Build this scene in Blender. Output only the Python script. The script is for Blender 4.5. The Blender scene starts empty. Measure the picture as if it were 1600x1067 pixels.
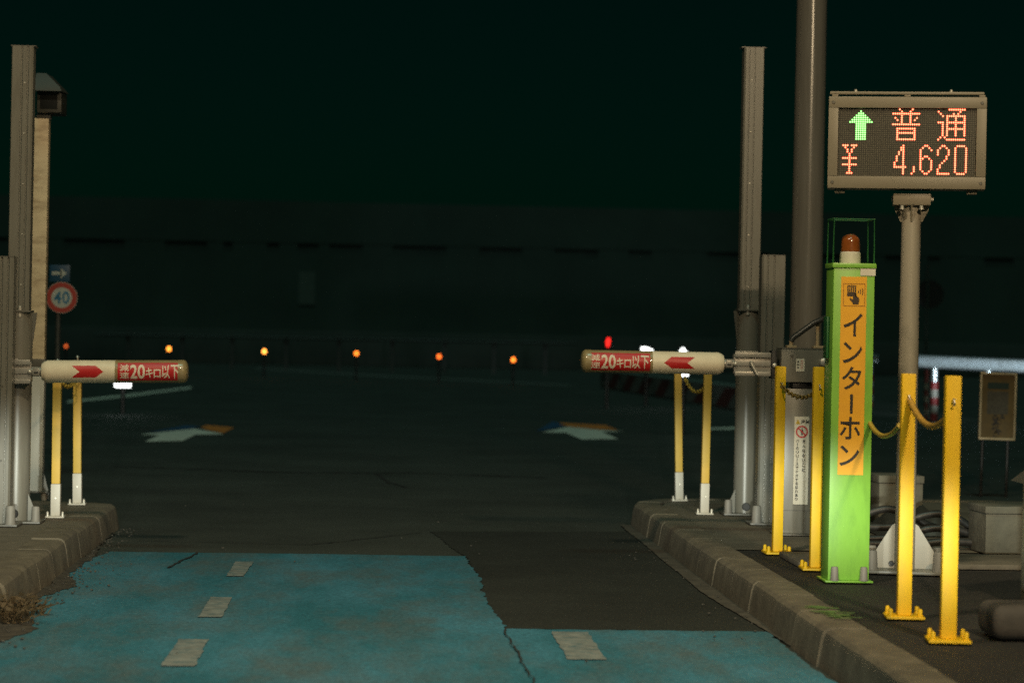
import bpy, bmesh, math, random
from mathutils import Vector, Matrix
R = math.radians
random.seed(7)
S = bpy.context.scene
COL = S.collection

# ------------------------------------------------------------------ camera, world, lights
CAMZ = 1.24
F = 1600 * 85 / 36
cd = bpy.data.cameras.new('camera')
cam = bpy.data.objects.new('camera', cd); COL.objects.link(cam)
cd.lens = 85; cd.sensor_width = 36; cd.clip_end = 1500; cd.clip_start = 0.1
CM = Matrix.Translation((0, 0, CAMZ)) @ Matrix.Rotation(-R(3.41), 4, 'Z') @ Matrix.Rotation(math.pi/2 - R(0.215), 4, 'X') @ Matrix.Rotation(R(1.1), 4, 'Z')
cam.matrix_world = CM
cd.dof.use_dof = True; cd.dof.focus_distance = 12.0; cd.dof.aperture_fstop = 2.6
S.camera = cam
S.cycles.use_denoising = False

w = bpy.data.worlds.new('World'); S.world = w; w.use_nodes = True
nt = w.node_tree; nt.nodes.clear()
sky = nt.nodes.new('ShaderNodeTexSky'); sky.sky_type = 'NISHITA'; sky.sun_disc = False
SUN_EL, SUN_RO = R(68), R(180)
sky.sun_elevation = SUN_EL; sky.sun_rotation = SUN_RO
tint = nt.nodes.new('ShaderNodeMix'); tint.data_type = 'RGBA'; tint.blend_type = 'MULTIPLY'
tint.inputs[0].default_value = 1.0
tint.inputs[7].default_value = (0.06, 0.92, 0.55, 1)
bg = nt.nodes.new('ShaderNodeBackground'); bg.inputs[1].default_value = 0.00125
wo = nt.nodes.new('ShaderNodeOutputWorld')
nt.links.new(sky.outputs[0], tint.inputs[6]); nt.links.new(tint.outputs[2], bg.inputs[0]); nt.links.new(bg.outputs[0], wo.inputs[0])

def aim(o, frm, to):
    o.location = frm
    o.rotation_euler = (Vector(to) - Vector(frm)).to_track_quat('-Z', 'Y').to_euler()

ld = bpy.data.lights.new('fill_sun', 'SUN'); ld.energy = 0.40; ld.angle = R(12); ld.color = (0.52, 1.0, 0.82)  # weak teal sun added to lift the dark ground
lo = bpy.data.objects.new('fill_sun', ld); COL.objects.link(lo)
aim(lo, (0, -math.cos(SUN_EL)*50, math.sin(SUN_EL)*50), (0, 0, 0))

def canopy(name, loc, to, power, col, size, cone, blend):
    d = bpy.data.lights.new(name, 'SPOT'); d.energy = power; d.color = col
    d.shadow_soft_size = size; d.spot_size = R(cone); d.spot_blend = blend
    o = bpy.data.objects.new(name, d); COL.objects.link(o); aim(o, loc, to)
    return o
# warm lamps of the toll canopy over and behind the car
canopy('canopy_lamp', (-0.5, 7.2, 6.9), (0.2, 12.5, 0.6), 860, (1.0, 0.80, 0.52), 0.22, 84, 0.7)
canopy('canopy_lamp', (2.9, 3.6, 4.9), (2.0, 11.5, 1.0), 1050, (1.0, 0.76, 0.46), 0.18, 96, 0.6)

canopy('rail_spot', (9.7, 30.0, 0.78), (9.25, 36.0, 0.92), 1600, (0.80, 0.95, 1.0), 0.05, 17, 0.5)  # unseen spot added only to brighten the far guard rail

def headlight(x):
    d = bpy.data.lights.new('car_headlight', 'SPOT'); d.energy = 3100; d.color = (0.95, 1.0, 0.86)
    d.shadow_soft_size = 0.06; d.spot_size = R(46); d.spot_blend = 1.0
    d.use_nodes = True
    t = d.node_tree; t.nodes.clear()
    out = t.nodes.new('ShaderNodeOutputLight'); em = t.nodes.new('ShaderNodeEmission')
    g = t.nodes.new('ShaderNodeNewGeometry'); sp = t.nodes.new('ShaderNodeSeparateXYZ')
    ramp = t.nodes.new('ShaderNodeMapRange')
    ramp.interpolation_type = 'SMOOTHSTEP'
    # dipped beam: full a few degrees under the horizontal, cut off above it
    ramp.inputs[1].default_value = HL_TOP; ramp.inputs[2].default_value = HL_LOW
    ramp.inputs[3].default_value = 0.004; ramp.inputs[4].default_value = 1.0
    low = t.nodes.new('ShaderNodeMapRange'); low.interpolation_type = 'SMOOTHSTEP'
    low.inputs[1].default_value = -0.024; low.inputs[2].default_value = -0.070
    low.inputs[3].default_value = 1.0; low.inputs[4].default_value = 0.13
    mul = t.nodes.new('ShaderNodeMath'); mul.operation = 'MULTIPLY'
    t.links.new(g.outputs['Incoming'], sp.inputs[0])
    t.links.new(sp.outputs[2], ramp.inputs[0]); t.links.new(sp.outputs[2], low.inputs[0])
    t.links.new(ramp.outputs[0], mul.inputs[0]); t.links.new(low.outputs[0], mul.inputs[1])
    t.links.new(mul.outputs[0], em.inputs[1]); t.links.new(em.outputs[0], out.inputs[0])
    o = bpy.data.objects.new('car_headlight', d); COL.objects.link(o)
    aim(o, (x, 1.6, 0.68), (x + 0.25, 12.0, 0.35))
HL_TOP, HL_LOW = 0.016, -0.018
headlight(-0.80); headlight(0.50)

S.view_settings.view_transform = 'Standard'; S.view_settings.look = 'None'
S.view_settings.exposure = 0; S.view_settings.gamma = 1

# ------------------------------------------------------------------ picture helpers (where a seen point stands)
def ray(px, py):
    return (CM.to_3x3() @ Vector(((px-800)/F, -(py-533.5)/F, -1.0)))
def P(px, py, z=0.0):
    d = ray(px, py); k = (z-CAMZ)/d.z
    return Vector((d.x*k, d.y*k, z))
def Q(px, py, Y):
    d = ray(px, py); k = Y/d.y
    return Vector((d.x*k, Y, CAMZ + d.z*k))
G = 0.15                       # island height

# ------------------------------------------------------------------ materials
MATS = {}
def mat(name, col, rough=0.5, metal=0.0, var=0.12, vscale=6.0, bump=0.0, bscale=60.0, spec=0.5, dirt=None, dscale=3.0, damt=0.5, stretch=None, coat=0.0):
    if name in MATS: return MATS[name]
    m = bpy.data.materials.new(name); m.use_nodes = True
    t = m.node_tree; b = t.nodes['Principled BSDF']
    b.inputs['Roughness'].default_value = rough; b.inputs['Metallic'].default_value = metal
    b.inputs['Specular IOR Level'].default_value = spec
    b.inputs['Coat Weight'].default_value = coat
    tc = t.nodes.new('ShaderNodeTexCoord')
    src = tc.outputs['Object']
    if stretch:
        mp = t.nodes.new('ShaderNodeMapping'); mp.inputs['Scale'].default_value = stretch
        t.links.new(src, mp.inputs[0]); src = mp.outputs[0]
    n = t.nodes.new('ShaderNodeTexNoise'); n.inputs['Scale'].default_value = vscale; n.inputs['Detail'].default_value = 6
    n.inputs['Roughness'].default_value = 0.65
    t.links.new(src, n.inputs['Vector'])
    r = t.nodes.new('ShaderNodeValToRGB')
    r.color_ramp.elements[0].position = 0.3; r.color_ramp.elements[1].position = 0.7
    r.color_ramp.elements[0].color = tuple(c*(1-var) for c in col) + (1,)
    r.color_ramp.elements[1].color = tuple(min(1, c*(1+var)) for c in col) + (1,)
    t.links.new(n.outputs[0], r.inputs[0]); cout = r.outputs[0]
    if dirt:
        n2 = t.nodes.new('ShaderNodeTexNoise'); n2.inputs['Scale'].default_value = dscale; n2.inputs['Detail'].default_value = 8
        n2.inputs['Roughness'].default_value = 0.7
        t.links.new(src, n2.inputs['Vector'])
        mr = t.nodes.new('ShaderNodeMapRange'); mr.inputs[1].default_value = 0.48; mr.inputs[2].default_value = 0.68
        mr.inputs[4].default_value = damt
        t.links.new(n2.outputs[0], mr.inputs[0])
        mx = t.nodes.new('ShaderNodeMix'); mx.data_type = 'RGBA'
        mx.inputs[7].default_value = tuple(dirt) + (1,)
        t.links.new(mr.outputs[0], mx.inputs[0]); t.links.new(cout, mx.inputs[6]); cout = mx.outputs[2]
    t.links.new(cout, b.inputs['Base Color'])
    rr = t.nodes.new('ShaderNodeMapRange'); rr.inputs[3].default_value = max(0.02, rough-0.1); rr.inputs[4].default_value = min(1, rough+0.1)
    t.links.new(n.outputs[0], rr.inputs[0]); t.links.new(rr.outputs[0], b.inputs['Roughness'])
    if bump:
        nb = t.nodes.new('ShaderNodeTexNoise'); nb.inputs['Scale'].default_value = bscale; nb.inputs['Detail'].default_value = 4
        t.links.new(tc.outputs['Object'], nb.inputs['Vector'])
        bp = t.nodes.new('ShaderNodeBump'); bp.inputs['Strength'].default_value = bump; bp.inputs['Distance'].default_value = 0.01
        t.links.new(nb.outputs[0], bp.inputs['Height']); t.links.new(bp.outputs[0], b.inputs['Normal'])
    MATS[name] = m; return m
def glow(name, col, strength):
    if name in MATS: return MATS[name]
    m = bpy.data.materials.new(name); m.use_nodes = True
    b = m.node_tree.nodes['Principled BSDF']
    b.inputs['Base Color'].default_value = tuple(0.3*c for c in col) + (1,)
    b.inputs['Emission Color'].default_value = tuple(col) + (1,)
    b.inputs['Emission Strength'].default_value = strength
    MATS[name] = m; return m

GREY = mat('grey_paint', (0.185, 0.175, 0.145), 0.34, 0, 0.07, 5, 0.02, 200, dirt=(0.11, 0.095, 0.075), dscale=4, damt=0.4, stretch=(6, 6, 0.7))
GREYD = mat('dark_grey_paint', (0.115, 0.108, 0.09), 0.38, 0, 0.1, 5, dirt=(0.12, 0.11, 0.09), damt=0.35, stretch=(6, 6, 0.5))
MAST = mat('mast_paint', (0.155, 0.143, 0.122), 0.22, 0, 0.08, 7, 0.015, 140, dirt=(0.10, 0.09, 0.075), dscale=5, damt=0.5, stretch=(8, 8, 0.35))
ALU = mat('aluminium', (0.34, 0.325, 0.29), 0.38, 0.35, 0.08, 8, dirt=(0.3, 0.28, 0.24), damt=0.4, stretch=(3, 3, 0.8))
GALV = mat('galvanised_steel', (0.60, 0.66, 0.70), 0.30, 0.55, 0.12, 18, 0.03, 60, dirt=(0.40, 0.40, 0.38), damt=0.4)
CREAM = mat('weathered_cream_panel', (0.60, 0.50, 0.33), 0.6, 0, 0.10, 3, 0.02, 90, dirt=(0.30, 0.22, 0.13), dscale=2.2, damt=0.75, stretch=(3, 3, 9))
YEL = mat('yellow_paint', (0.84, 0.51, 0.004), 0.55, 0, 0.07, 5, 0.01, 120, dirt=(0.55, 0.32, 0.01), dscale=7, damt=0.3, stretch=(5, 5, 1.5))
YELR = mat('yellow_rubber', (0.62, 0.40, 0.06), 0.55, 0, 0.08, 6, 0.02, 120, dirt=(0.36, 0.24, 0.06), damt=0.4, dscale=6)
WSLV = mat('white_sleeve', (0.52, 0.49, 0.42), 0.5, 0, 0.08, 8, dirt=(0.35, 0.30, 0.22), damt=0.5, dscale=9)
CHAIN = mat('yellow_chain_plastic', (0.52, 0.36, 0.06), 0.5, 0, 0.25, 30, dirt=(0.2, 0.14, 0.05), damt=0.6, dscale=20)
GREEN = mat('green_enamel', (0.23, 0.50, 0.06), 0.36, 0, 0.05, 4, 0.01, 120, dirt=(0.10, 0.25, 0.04), dscale=7, damt=0.3, stretch=(3, 3, .8))
GREEND = mat('green_wire', (0.015, 0.11, 0.025), 0.5)
ORANGE = mat('orange_sign_panel', (0.86, 0.42, 0.02), 0.45, 0, 0.06, 5, dirt=(0.66, 0.30, 0.03), dscale=6, damt=0.4)
BLACK = mat('black_ink', (0.022, 0.018, 0.014), 0.6, 0, 0.2)
BLKP = mat('black_plastic', (0.02, 0.02, 0.02), 0.45, 0, 0.2)
BARW = mat('bar_foam_white', (0.88, 0.79, 0.60), 0.42, 0, 0.05, 7, 0.01, 90, dirt=(0.68, 0.57, 0.40), dscale=8, damt=0.4)
BARC = mat('bar_cover_clear', (0.34, 0.265, 0.13), 0.3, 0, 0.12, 9, dirt=(0.30, 0.23, 0.12), dscale=8, damt=0.45, coat=0.3)
RED = mat('red_sheet', (0.55, 0.018, 0.018), 0.42, 0, 0.08, 8)
LETW = mat('white_letter', (0.80, 0.72, 0.58), 0.5, 0, 0.05)
STICK = mat('sticker_white', (0.70, 0.66, 0.55), 0.5, 0, 0.05, 20, dirt=(0.5, 0.44, 0.34), damt=0.4, dscale=12)
PRED = mat('print_red', (0.50, 0.03, 0.03), 0.5)
PYEL = mat('print_yellow', (0.62, 0.42, 0.03), 0.5)
SIGNF = mat('sign_frame_paint', (0.215, 0.185, 0.13), 0.45, 0, 0.05, 5, 0.01, 100, dirt=(0.16, 0.135, 0.09), dscale=6, damt=0.4)
CONC = mat('concrete', (0.15, 0.128, 0.095), 0.85, 0, 0.2, 7, 0.35, 60, dirt=(0.085, 0.072, 0.055), dscale=2.2, damt=0.75)
KERBM = mat('kerb_concrete', (0.15, 0.127, 0.09), 0.88, 0, 0.28, 9, 0.45, 70, dirt=(0.085, 0.072, 0.055), dscale=3.2, damt=0.8)
CONCL = mat('concrete_box', (0.15, 0.14, 0.105), 0.85, 0, 0.2, 14, 0.4, 40, dirt=(0.12, 0.11, 0.085), dscale=9, damt=0.6)
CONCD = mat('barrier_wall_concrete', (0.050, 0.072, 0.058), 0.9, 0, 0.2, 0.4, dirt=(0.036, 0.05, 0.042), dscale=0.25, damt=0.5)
RUB = mat('black_rubber', (0.035, 0.033, 0.03), 0.4, 0, 0.2, 20)
TARP = mat('dark_tarpaulin', (0.045, 0.047, 0.042), 0.5, 0, 0.25, 8, 0.2, 30)
STEEL = mat('bright_bolt_steel', (0.6, 0.57, 0.5), 0.45, 0.6, 0.1)
ROADW = mat('road_white', (0.90, 0.74, 0.64), 0.8, 0, 0.2, 6, 0.3, 80, dirt=(0.5, 0.45, 0.4), dscale=5, damt=0.4)
ROADO = mat('road_ochre', (0.80, 0.22, 0.035), 0.8, 0, 0.2, 6, 0.3, 80, dirt=(0.14, 0.08, 0.035), dscale=5, damt=0.5)
ROADB = mat('road_blue', (0.012, 0.07, 0.16), 0.8, 0, 0.2, 6, 0.3, 80)
SIGNB = mat('sign_blue', (0.01, 0.07, 0.14), 0.45)
SIGNW = mat('sign_white', (0.5, 0.52, 0.47), 0.45)
SIGNR = mat('sign_red', (0.45, 0.05, 0.035), 0.45)
CAPG = mat('cap_grey_plastic', (0.24, 0.225, 0.20), 0.55, 0, 0.1, 20)
WEED = mat('dry_weed', (0.11, 0.075, 0.035), 0.8, 0, 0.35, 30)
PEBB = mat('gravel_stone', (0.075, 0.07, 0.06), 0.8, 0, 0.6, 25)
GLASS = mat('dark_glass', (0.01, 0.012, 0.012), 0.6, spec=0.15)

# ------------------------------------------------------------------ mesh builder
class MB:
    def __init__(self): self.bm = bmesh.new()
    def box(self, x0, x1, y0, y1, z0, z1, bev=0.0, seg=2):
        r = bmesh.ops.create_cube(self.bm, size=1.0)
        vs = r['verts']
        for v in vs:
            v.co = Vector((x0+(v.co.x+.5)*(x1-x0), y0+(v.co.y+.5)*(y1-y0), z0+(v.co.z+.5)*(z1-z0)))
        if bev:
            es = list({e for v in vs for e in v.link_edges})
            bmesh.ops.bevel(self.bm, geom=es, offset=bev, segments=seg, affect='EDGES', profile=0.6)
        return self
    def rings(self, rings, cap0=True, cap1=True, closed=False):
        vv = [[self.bm.verts.new(p) for p in r] for r in rings]
        n = len(vv[0])
        for a, b in zip(vv[:-1], vv[1:]):
            for i in range(n):
                j = (i+1) % n
                try: self.bm.faces.new((a[i], a[j], b[j], b[i]))
                except ValueError: pass
        if cap0: self.bm.faces.new(list(reversed(vv[0])))
        if cap1: self.bm.faces.new(vv[-1])
        return self
    def cyl(self, p0, p1, r0, r1=None, n=20):
        r1 = r0 if r1 is None else r1
        return self.path([p0, p1], [r0, r1], n)
    def path(self, pts, rad, n=12):
        pts = [Vector(p) for p in pts]
        if not hasattr(rad, '__len__'): rad = [rad]*len(pts)
        rs = []; prev = None
        for i, p in enumerate(pts):
            a = pts[max(0, i-1)]; b = pts[min(len(pts)-1, i+1)]
            d = (b-a)
            if d.length < 1e-9: d = prev
            d = d.normalized(); prev = d
            u = d.cross(Vector((0, 0, 1)))
            if u.length < 1e-3: u = d.cross(Vector((0, 1, 0)))
            u.normalize(); v = u.cross(d)
            rs.append([p + (u*math.cos(t*2*math.pi/n) + v*math.sin(t*2*math.pi/n))*rad[i] for t in range(n)])
        return self.rings(rs)
    def lathe(self, prof, axis_o=(0, 0, 0), ax='Z', n=28):
        # prof: (distance along axis, radius)
        o = Vector(axis_o); rs = []
        for h, r in prof:
            ring = []
            for t in range(n):
                c, s = r*math.cos(t*2*math.pi/n), r*math.sin(t*2*math.pi/n)
                ring.append(o + (Vector((c, s, h)) if ax == 'Z' else Vector((h, c, s))))
            rs.append(ring)
        return self.rings(rs)
    def prism(self, poly, y0, y1):          # polygon in x,z extruded along y
        return self.rings([[Vector((x, y0, z)) for x, z in poly], [Vector((x, y1, z)) for x, z in poly]])
    def column(self, poly, z0, z1):         # polygon in x,y extruded upward
        return self.rings([[Vector((x, y, z0)) for x, y in poly], [Vector((x, y, z1)) for x, y in poly]])
    def flat(self, pts):
        self.bm.faces.new([self.bm.verts.new(p) for p in pts]); return self
    def xf(self, m):
        bmesh.ops.transform(self.bm, matrix=m, verts=self.bm.verts); return self
    def build(self, name, m, parent=None, smooth=40, loc=None):
        bmesh.ops.recalc_face_normals(self.bm, faces=self.bm.faces)
        me = bpy.data.meshes.new(name); self.bm.to_mesh(me); self.bm.free()
        me.materials.append(m)
        if smooth:
            for p in me.polygons: p.use_smooth = True
            me.set_sharp_from_angle(angle=R(smooth))
        o = bpy.data.objects.new(name, me); COL.objects.link(o)
        if parent is not None: o.parent = parent
        if loc is not None: o.location = loc
        return o

def tag(o, label, cat, group=None):
    o['label'] = label; o['category'] = cat
    if group: o['group'] = group
    return o
def thing(name, label, cat, loc=(0, 0, 0), rz=0.0, group=None, ry=0.0):
    o = bpy.data.objects.new(name, None); COL.objects.link(o); o.empty_display_size = 0.1
    o.location = loc; o.rotation_euler = (0, ry, rz)
    return tag(o, label, cat, group)
def struct(name, mb, m, smooth=0):
    o = mb.build(name, m, None, smooth); o['kind'] = 'structure'; return o
def dup(root, loc, rz, label, group=None):
    r = root.copy(); COL.objects.link(r); r.location = loc; r.rotation_euler = (0, 0, rz); r['label'] = label
    if group: r['group'] = group
    for ch in list(root.children):
        c = ch.copy(); COL.objects.link(c); c.parent = r
        for g in list(ch.children):
            e = g.copy(); COL.objects.link(e); e.parent = c
    return r

# ------------------------------------------------------------------ lettering
def glyph(txt, bold=0.0, res=5):
    cu = bpy.data.curves.new('t', 'FONT'); cu.body = txt; cu.size = 1.0; cu.offset = bold; cu.resolution_u = res
    ob = bpy.data.objects.new('t', cu); COL.objects.link(ob)
    bpy.context.view_layer.update()
    me = bpy.data.meshes.new_from_object(ob.evaluated_get(bpy.context.evaluated_depsgraph_get()))
    vs = [v.co.copy() for v in me.vertices]; fs = [list(p.vertices) for p in me.polygons]
    bpy.data.objects.remove(ob); bpy.data.curves.remove(cu); bpy.data.meshes.remove(me)
    return vs, fs
def put_glyph(mb, txt, cx, cz, wid, hei, y, bold=0.0, rot=0, res=5):
    """letters fitted into a box of wid x hei centred at (cx,cz) on the plane y, facing -Y"""
    vs, fs = glyph(txt, bold, res)
    if rot: vs = [Vector((v.y, -v.x, 0)) for v in vs]
    x0 = min(v.x for v in vs); x1 = max(v.x for v in vs); y0 = min(v.y for v in vs); y1 = max(v.y for v in vs)
    sx = wid/max(1e-6, x1-x0) if wid else hei/(y1-y0); sz = hei/max(1e-6, y1-y0) if hei else sx
    nv = [mb.bm.verts.new((cx+(v.x-(x0+x1)/2)*sx, y, cz+(v.y-(y0+y1)/2)*sz)) for v in vs]
    for f in fs:
        try: mb.bm.faces.new([nv[i] for i in f])
        except ValueError: pass
def wrap(mb, rad, step=0.008):
    """bend flat letters (x, z) round a tube of radius rad lying along X, facing -Y"""
    z = -rad
    while z < rad:
        g = list(mb.bm.verts)+list(mb.bm.edges)+list(mb.bm.faces)
        bmesh.ops.bisect_plane(mb.bm, geom=g, plane_co=(0, 0, z), plane_no=(0, 0, 1)); z += step
    for v in mb.bm.verts:
        z = max(-0.985*rad, min(0.985*rad, v.co.z))
        v.co = Vector((v.co.x, -math.sqrt(rad*rad-z*z), z))
    return mb

# ================================================================== GROUND
def asphalt(name, c, wet=0.0):
    m = bpy.data.materials.new(name); m.use_nodes = True
    t = m.node_tree; b = t.nodes['Principled BSDF']
    tc = t.nodes.new('ShaderNodeTexCoord')
    n1 = t.nodes.new('ShaderNodeTexNoise'); n1.inputs['Scale'].default_value = 0.7; n1.inputs['Detail'].default_value = 8; n1.inputs['Roughness'].default_value = 0.7
    n2 = t.nodes.new('ShaderNodeTexNoise'); n2.inputs['Scale'].default_value = 130; n2.inputs['Detail'].default_value = 3
    vo = t.nodes.new('ShaderNodeTexVoronoi'); vo.inputs['Scale'].default_value = 90
    for n in (n1, n2, vo): t.links.new(tc.outputs['Object'], n.inputs['Vector'])
    r1 = t.nodes.new('ShaderNodeValToRGB'); r1.color_ramp.elements[0].position = .3; r1.color_ramp.elements[1].position = .72
    r1.color_ramp.elements[0].color = (c[0]*.65, c[1]*.65, c[2]*.65, 1); r1.color_ramp.elements[1].color = (c[0]*1.35, c[1]*1.35, c[2]*1.35, 1)
    t.links.new(n1.outputs[0], r1.inputs[0])
    mr = t.nodes.new('ShaderNodeMapRange'); mr.inputs[1].default_value = .3; mr.inputs[2].default_value = .7; mr.inputs[3].default_value = .55; mr.inputs[4].default_value = 1.5
    t.links.new(n2.outputs[0], mr.inputs[0])
    mx = t.nodes.new('ShaderNodeMix'); mx.data_type = 'RGBA'; mx.blend_type = 'MULTIPLY'; mx.inputs[0].default_value = 1
    t.links.new(r1.outputs[0], mx.inputs[6]); t.links.new(mr.outputs[0], mx.inputs[7]); t.links.new(mx.outputs[2], b.inputs['Base Color'])
    b.inputs['Roughness'].default_value = 0.78; b.inputs['Specular IOR Level'].default_value = 0.35
    bp = t.nodes.new('ShaderNodeBump'); bp.inputs['Strength'].default_value = .7; bp.inputs['Distance'].default_value = .006
    t.links.new(vo.outputs[0], bp.inputs['Height']); t.links.new(bp.outputs[0], b.inputs['Normal'])
    return m
ASPH = asphalt('asphalt', (0.047, 0.053, 0.046))
ASPH2 = asphalt('newer_asphalt', (0.027, 0.030, 0.026))
ASPH3 = asphalt('island_asphalt', (0.034, 0.031, 0.028))

def blue_paint():
    m = bpy.data.materials.new('blue_lane_paint'); m.use_nodes = True
    t = m.node_tree; b = t.nodes['Principled BSDF']
    tc = t.nodes.new('ShaderNodeTexCoord')
    def noise(s, d, r=.65, st=None):
        n = t.nodes.new('ShaderNodeTexNoise'); n.inputs['Scale'].default_value = s; n.inputs['Detail'].default_value = d; n.inputs['Roughness'].default_value = r
        if st:
            mp = t.nodes.new('ShaderNodeMapping'); mp.inputs['Scale'].default_value = st
            t.links.new(tc.outputs['Object'], mp.inputs[0]); t.links.new(mp.outputs[0], n.inputs['Vector'])
        else: t.links.new(tc.outputs['Object'], n.inputs['Vector'])
        return n
    a = noise(1.1, 5, .6, (1.6, .5, 1)); r = t.nodes.new('ShaderNodeValToRGB')
    r.color_ramp.elements[0].position = .40; r.color_ramp.elements[1].position = .63
    r.color_ramp.elements[0].color = (0.022, 0.140, 0.190, 1); r.color_ramp.elements[1].color = (0.055, 0.210, 0.295, 1)
    t.links.new(a.outputs[0], r.inputs[0])
    # tyre grime down the wheel tracks and small chips where the paint is gone
    g = noise(2.2, 7, .75, (1.0, .35, 1)); gm = t.nodes.new('ShaderNodeMapRange'); gm.inputs[1].default_value = .44; gm.inputs[2].default_value = .66; gm.inputs[4].default_value = .8
    t.links.new(g.outputs[0], gm.inputs[0])
    m1 = t.nodes.new('ShaderNodeMix'); m1.data_type = 'RGBA'; m1.inputs[7].default_value = (0.085, 0.120, 0.125, 1)
    t.links.new(gm.outputs[0], m1.inputs[0]); t.links.new(r.outputs[0], m1.inputs[6])
    ch = noise(11, 8, .8); cm = t.nodes.new('ShaderNodeMapRange'); cm.inputs[1].default_value = .64; cm.inputs[2].default_value = .68; cm.inputs[4].default_value = .85
    t.links.new(ch.outputs[0], cm.inputs[0])
    m2 = t.nodes.new('ShaderNodeMix'); m2.data_type = 'RGBA'; m2.inputs[7].default_value = (0.03, 0.035, 0.035, 1)
    t.links.new(cm.outputs[0], m2.inputs[0]); t.links.new(m1.outputs[2], m2.inputs[6])
    fine = noise(70, 5); fm = t.nodes.new('ShaderNodeMapRange'); fm.inputs[1].default_value = .3; fm.inputs[2].default_value = .7; fm.inputs[3].default_value = .6; fm.inputs[4].default_value = 1.4
    t.links.new(fine.outputs[0], fm.inputs[0])
    m3 = t.nodes.new('ShaderNodeMix'); m3.data_type = 'RGBA'; m3.blend_type = 'MULTIPLY'; m3.inputs[0].default_value = 1
    t.links.new(m2.outputs[2], m3.inputs[6]); t.links.new(fm.outputs[0], m3.inputs[7])
    t.links.new(m3.outputs[2], b.inputs['Base Color'])
    b.inputs['Roughness'].default_value = .68
    vo = t.nodes.new('ShaderNodeTexVoronoi'); vo.inputs['Scale'].default_value = 95; t.links.new(tc.outputs['Object'], vo.inputs['Vector'])
    bp = t.nodes.new('ShaderNodeBump'); bp.inputs['Strength'].default_value = .5; bp.inputs['Distance'].default_value = .005
    t.links.new(vo.outputs[0], bp.inputs['Height']); t.links.new(bp.outputs[0], b.inputs['Normal'])
    return m
BLUE = blue_paint()

struct('ground', MB().flat([(-400, -60, 0), (400, -60, 0), (400, 700, 0), (-400, 700, 0)]), ASPH)

def ragged(pts, step=0.05, amp=0.012, seed=1):
    rd = random.Random(seed); out = []
    for a, b in zip(pts, pts[1:]+pts[:1]):
        a, b = Vector(a), Vector(b); n = max(1, int((b-a).length/step)); d = (b-a).normalized(); nn = Vector((-d.y, d.x))
        ph = rd.random()*6
        for i in range(n):
            p = a + (b-a)*(i/n)
            if i: p = p + nn*(rd.gauss(0, amp) + amp*1.6*math.sin(i*.17+ph))
            out.append(p)
    return out
def sheet(name, pts2, z, m, rag=True, amp=.012, seed=1, kind=True):
    pp = ragged(pts2, amp=amp, seed=seed) if rag else [Vector(p) for p in pts2]
    mb = MB(); mb.flat([(p.x, p.y, z) for p in pp])
    bmesh.ops.triangulate(mb.bm, faces=mb.bm.faces)
    return struct(name, mb, m)
XK = 1.715; XL = -1.485
sheet('road_patch', [(0.50, 10.02), (1.70, 10.02), (1.70, 15.1), (0.40, 14.9), (0.56, 13.3)], .004, ASPH2, amp=.006, seed=3)
sheet('blue_lane_marking', [(-1.46, 1.0), (1.70, 1.0), (1.69, 10.05), (-1.455, 10.05)], .008, BLUE, amp=.005, seed=5)
sheet('blue_lane_marking', [(-1.455, 10.0), (0.585, 10.0), (0.565, 13.28), (-1.38, 13.26), (-1.45, 12.6)], .0076, BLUE, amp=.006, seed=6)
for i, (x0, x1, y0, y1) in enumerate([(-.725, -.605, 8.80, 9.56), (-.70, -.60, 10.30, 11.06), (-.68, -.585, 12.0, 12.75), (-.74, -.62, 7.2, 7.95), (.775, .925, 9.10, 9.94), (.775, .925, 7.4, 8.2)]):
    sheet('lane_dash', [(x0, y0), (x1, y0), (x1+.005, y1), (x0+.005, y1)], .012, mat('worn_white_paint', (.20, .225, .215), .8, 0, .3, 14, .3, 90, dirt=(.04, .12, .15), dscale=16, damt=.8), amp=.0025, seed=20+i)
# expansion seams / cracks in the surfacing
def crack(pts, wdt=.004, z=.016, seed=1):
    rd = random.Random(seed); mb = MB(); L = []; Rr = []
    P2 = []
    for a, b in zip(pts[:-1], pts[1:]):
        a, b = Vector(a), Vector(b); n = max(2, int((b-a).length/.07))
        for i in range(n): P2.append(a+(b-a)*i/n + Vector((rd.gauss(0, .006), rd.gauss(0, .006))))
    vs = []
    for i, p in enumerate(P2):
        d = (P2[min(i+1, len(P2)-1)]-P2[max(0, i-1)]).normalized(); nn = Vector((-d.y, d.x))*wdt*(.5+rd.random())
        vs.append((mb.bm.verts.new((p.x+nn.x, p.y+nn.y, z)), mb.bm.verts.new((p.x-nn.x, p.y-nn.y, z))))
    for (a, b), (c, d) in zip(vs[:-1], vs[1:]): mb.bm.faces.new((a, b, d, c))
    return struct('road_crack', mb, mat('crack_tar', (.022, .021, .02), .8))
crack([(.585, 10.0), (.62, 7.0)], .003, seed=1)
crack([(-2.2, 21.3), (-.6, 20.8), (.4, 21.0), (1.6, 20.6)], .03, .005, seed=2)
crack([(.10, 20.8), (.2, 19.6), (.35, 19.0)], .012, .005, seed=3)
crack([(-1.3, 14.0), (-.3, 13.9), (.4, 14.9)], .006, .005, seed=4)
crack([(-.9, 13.25), (-1.0, 12.3)], .006, .013, seed=5)

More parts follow.
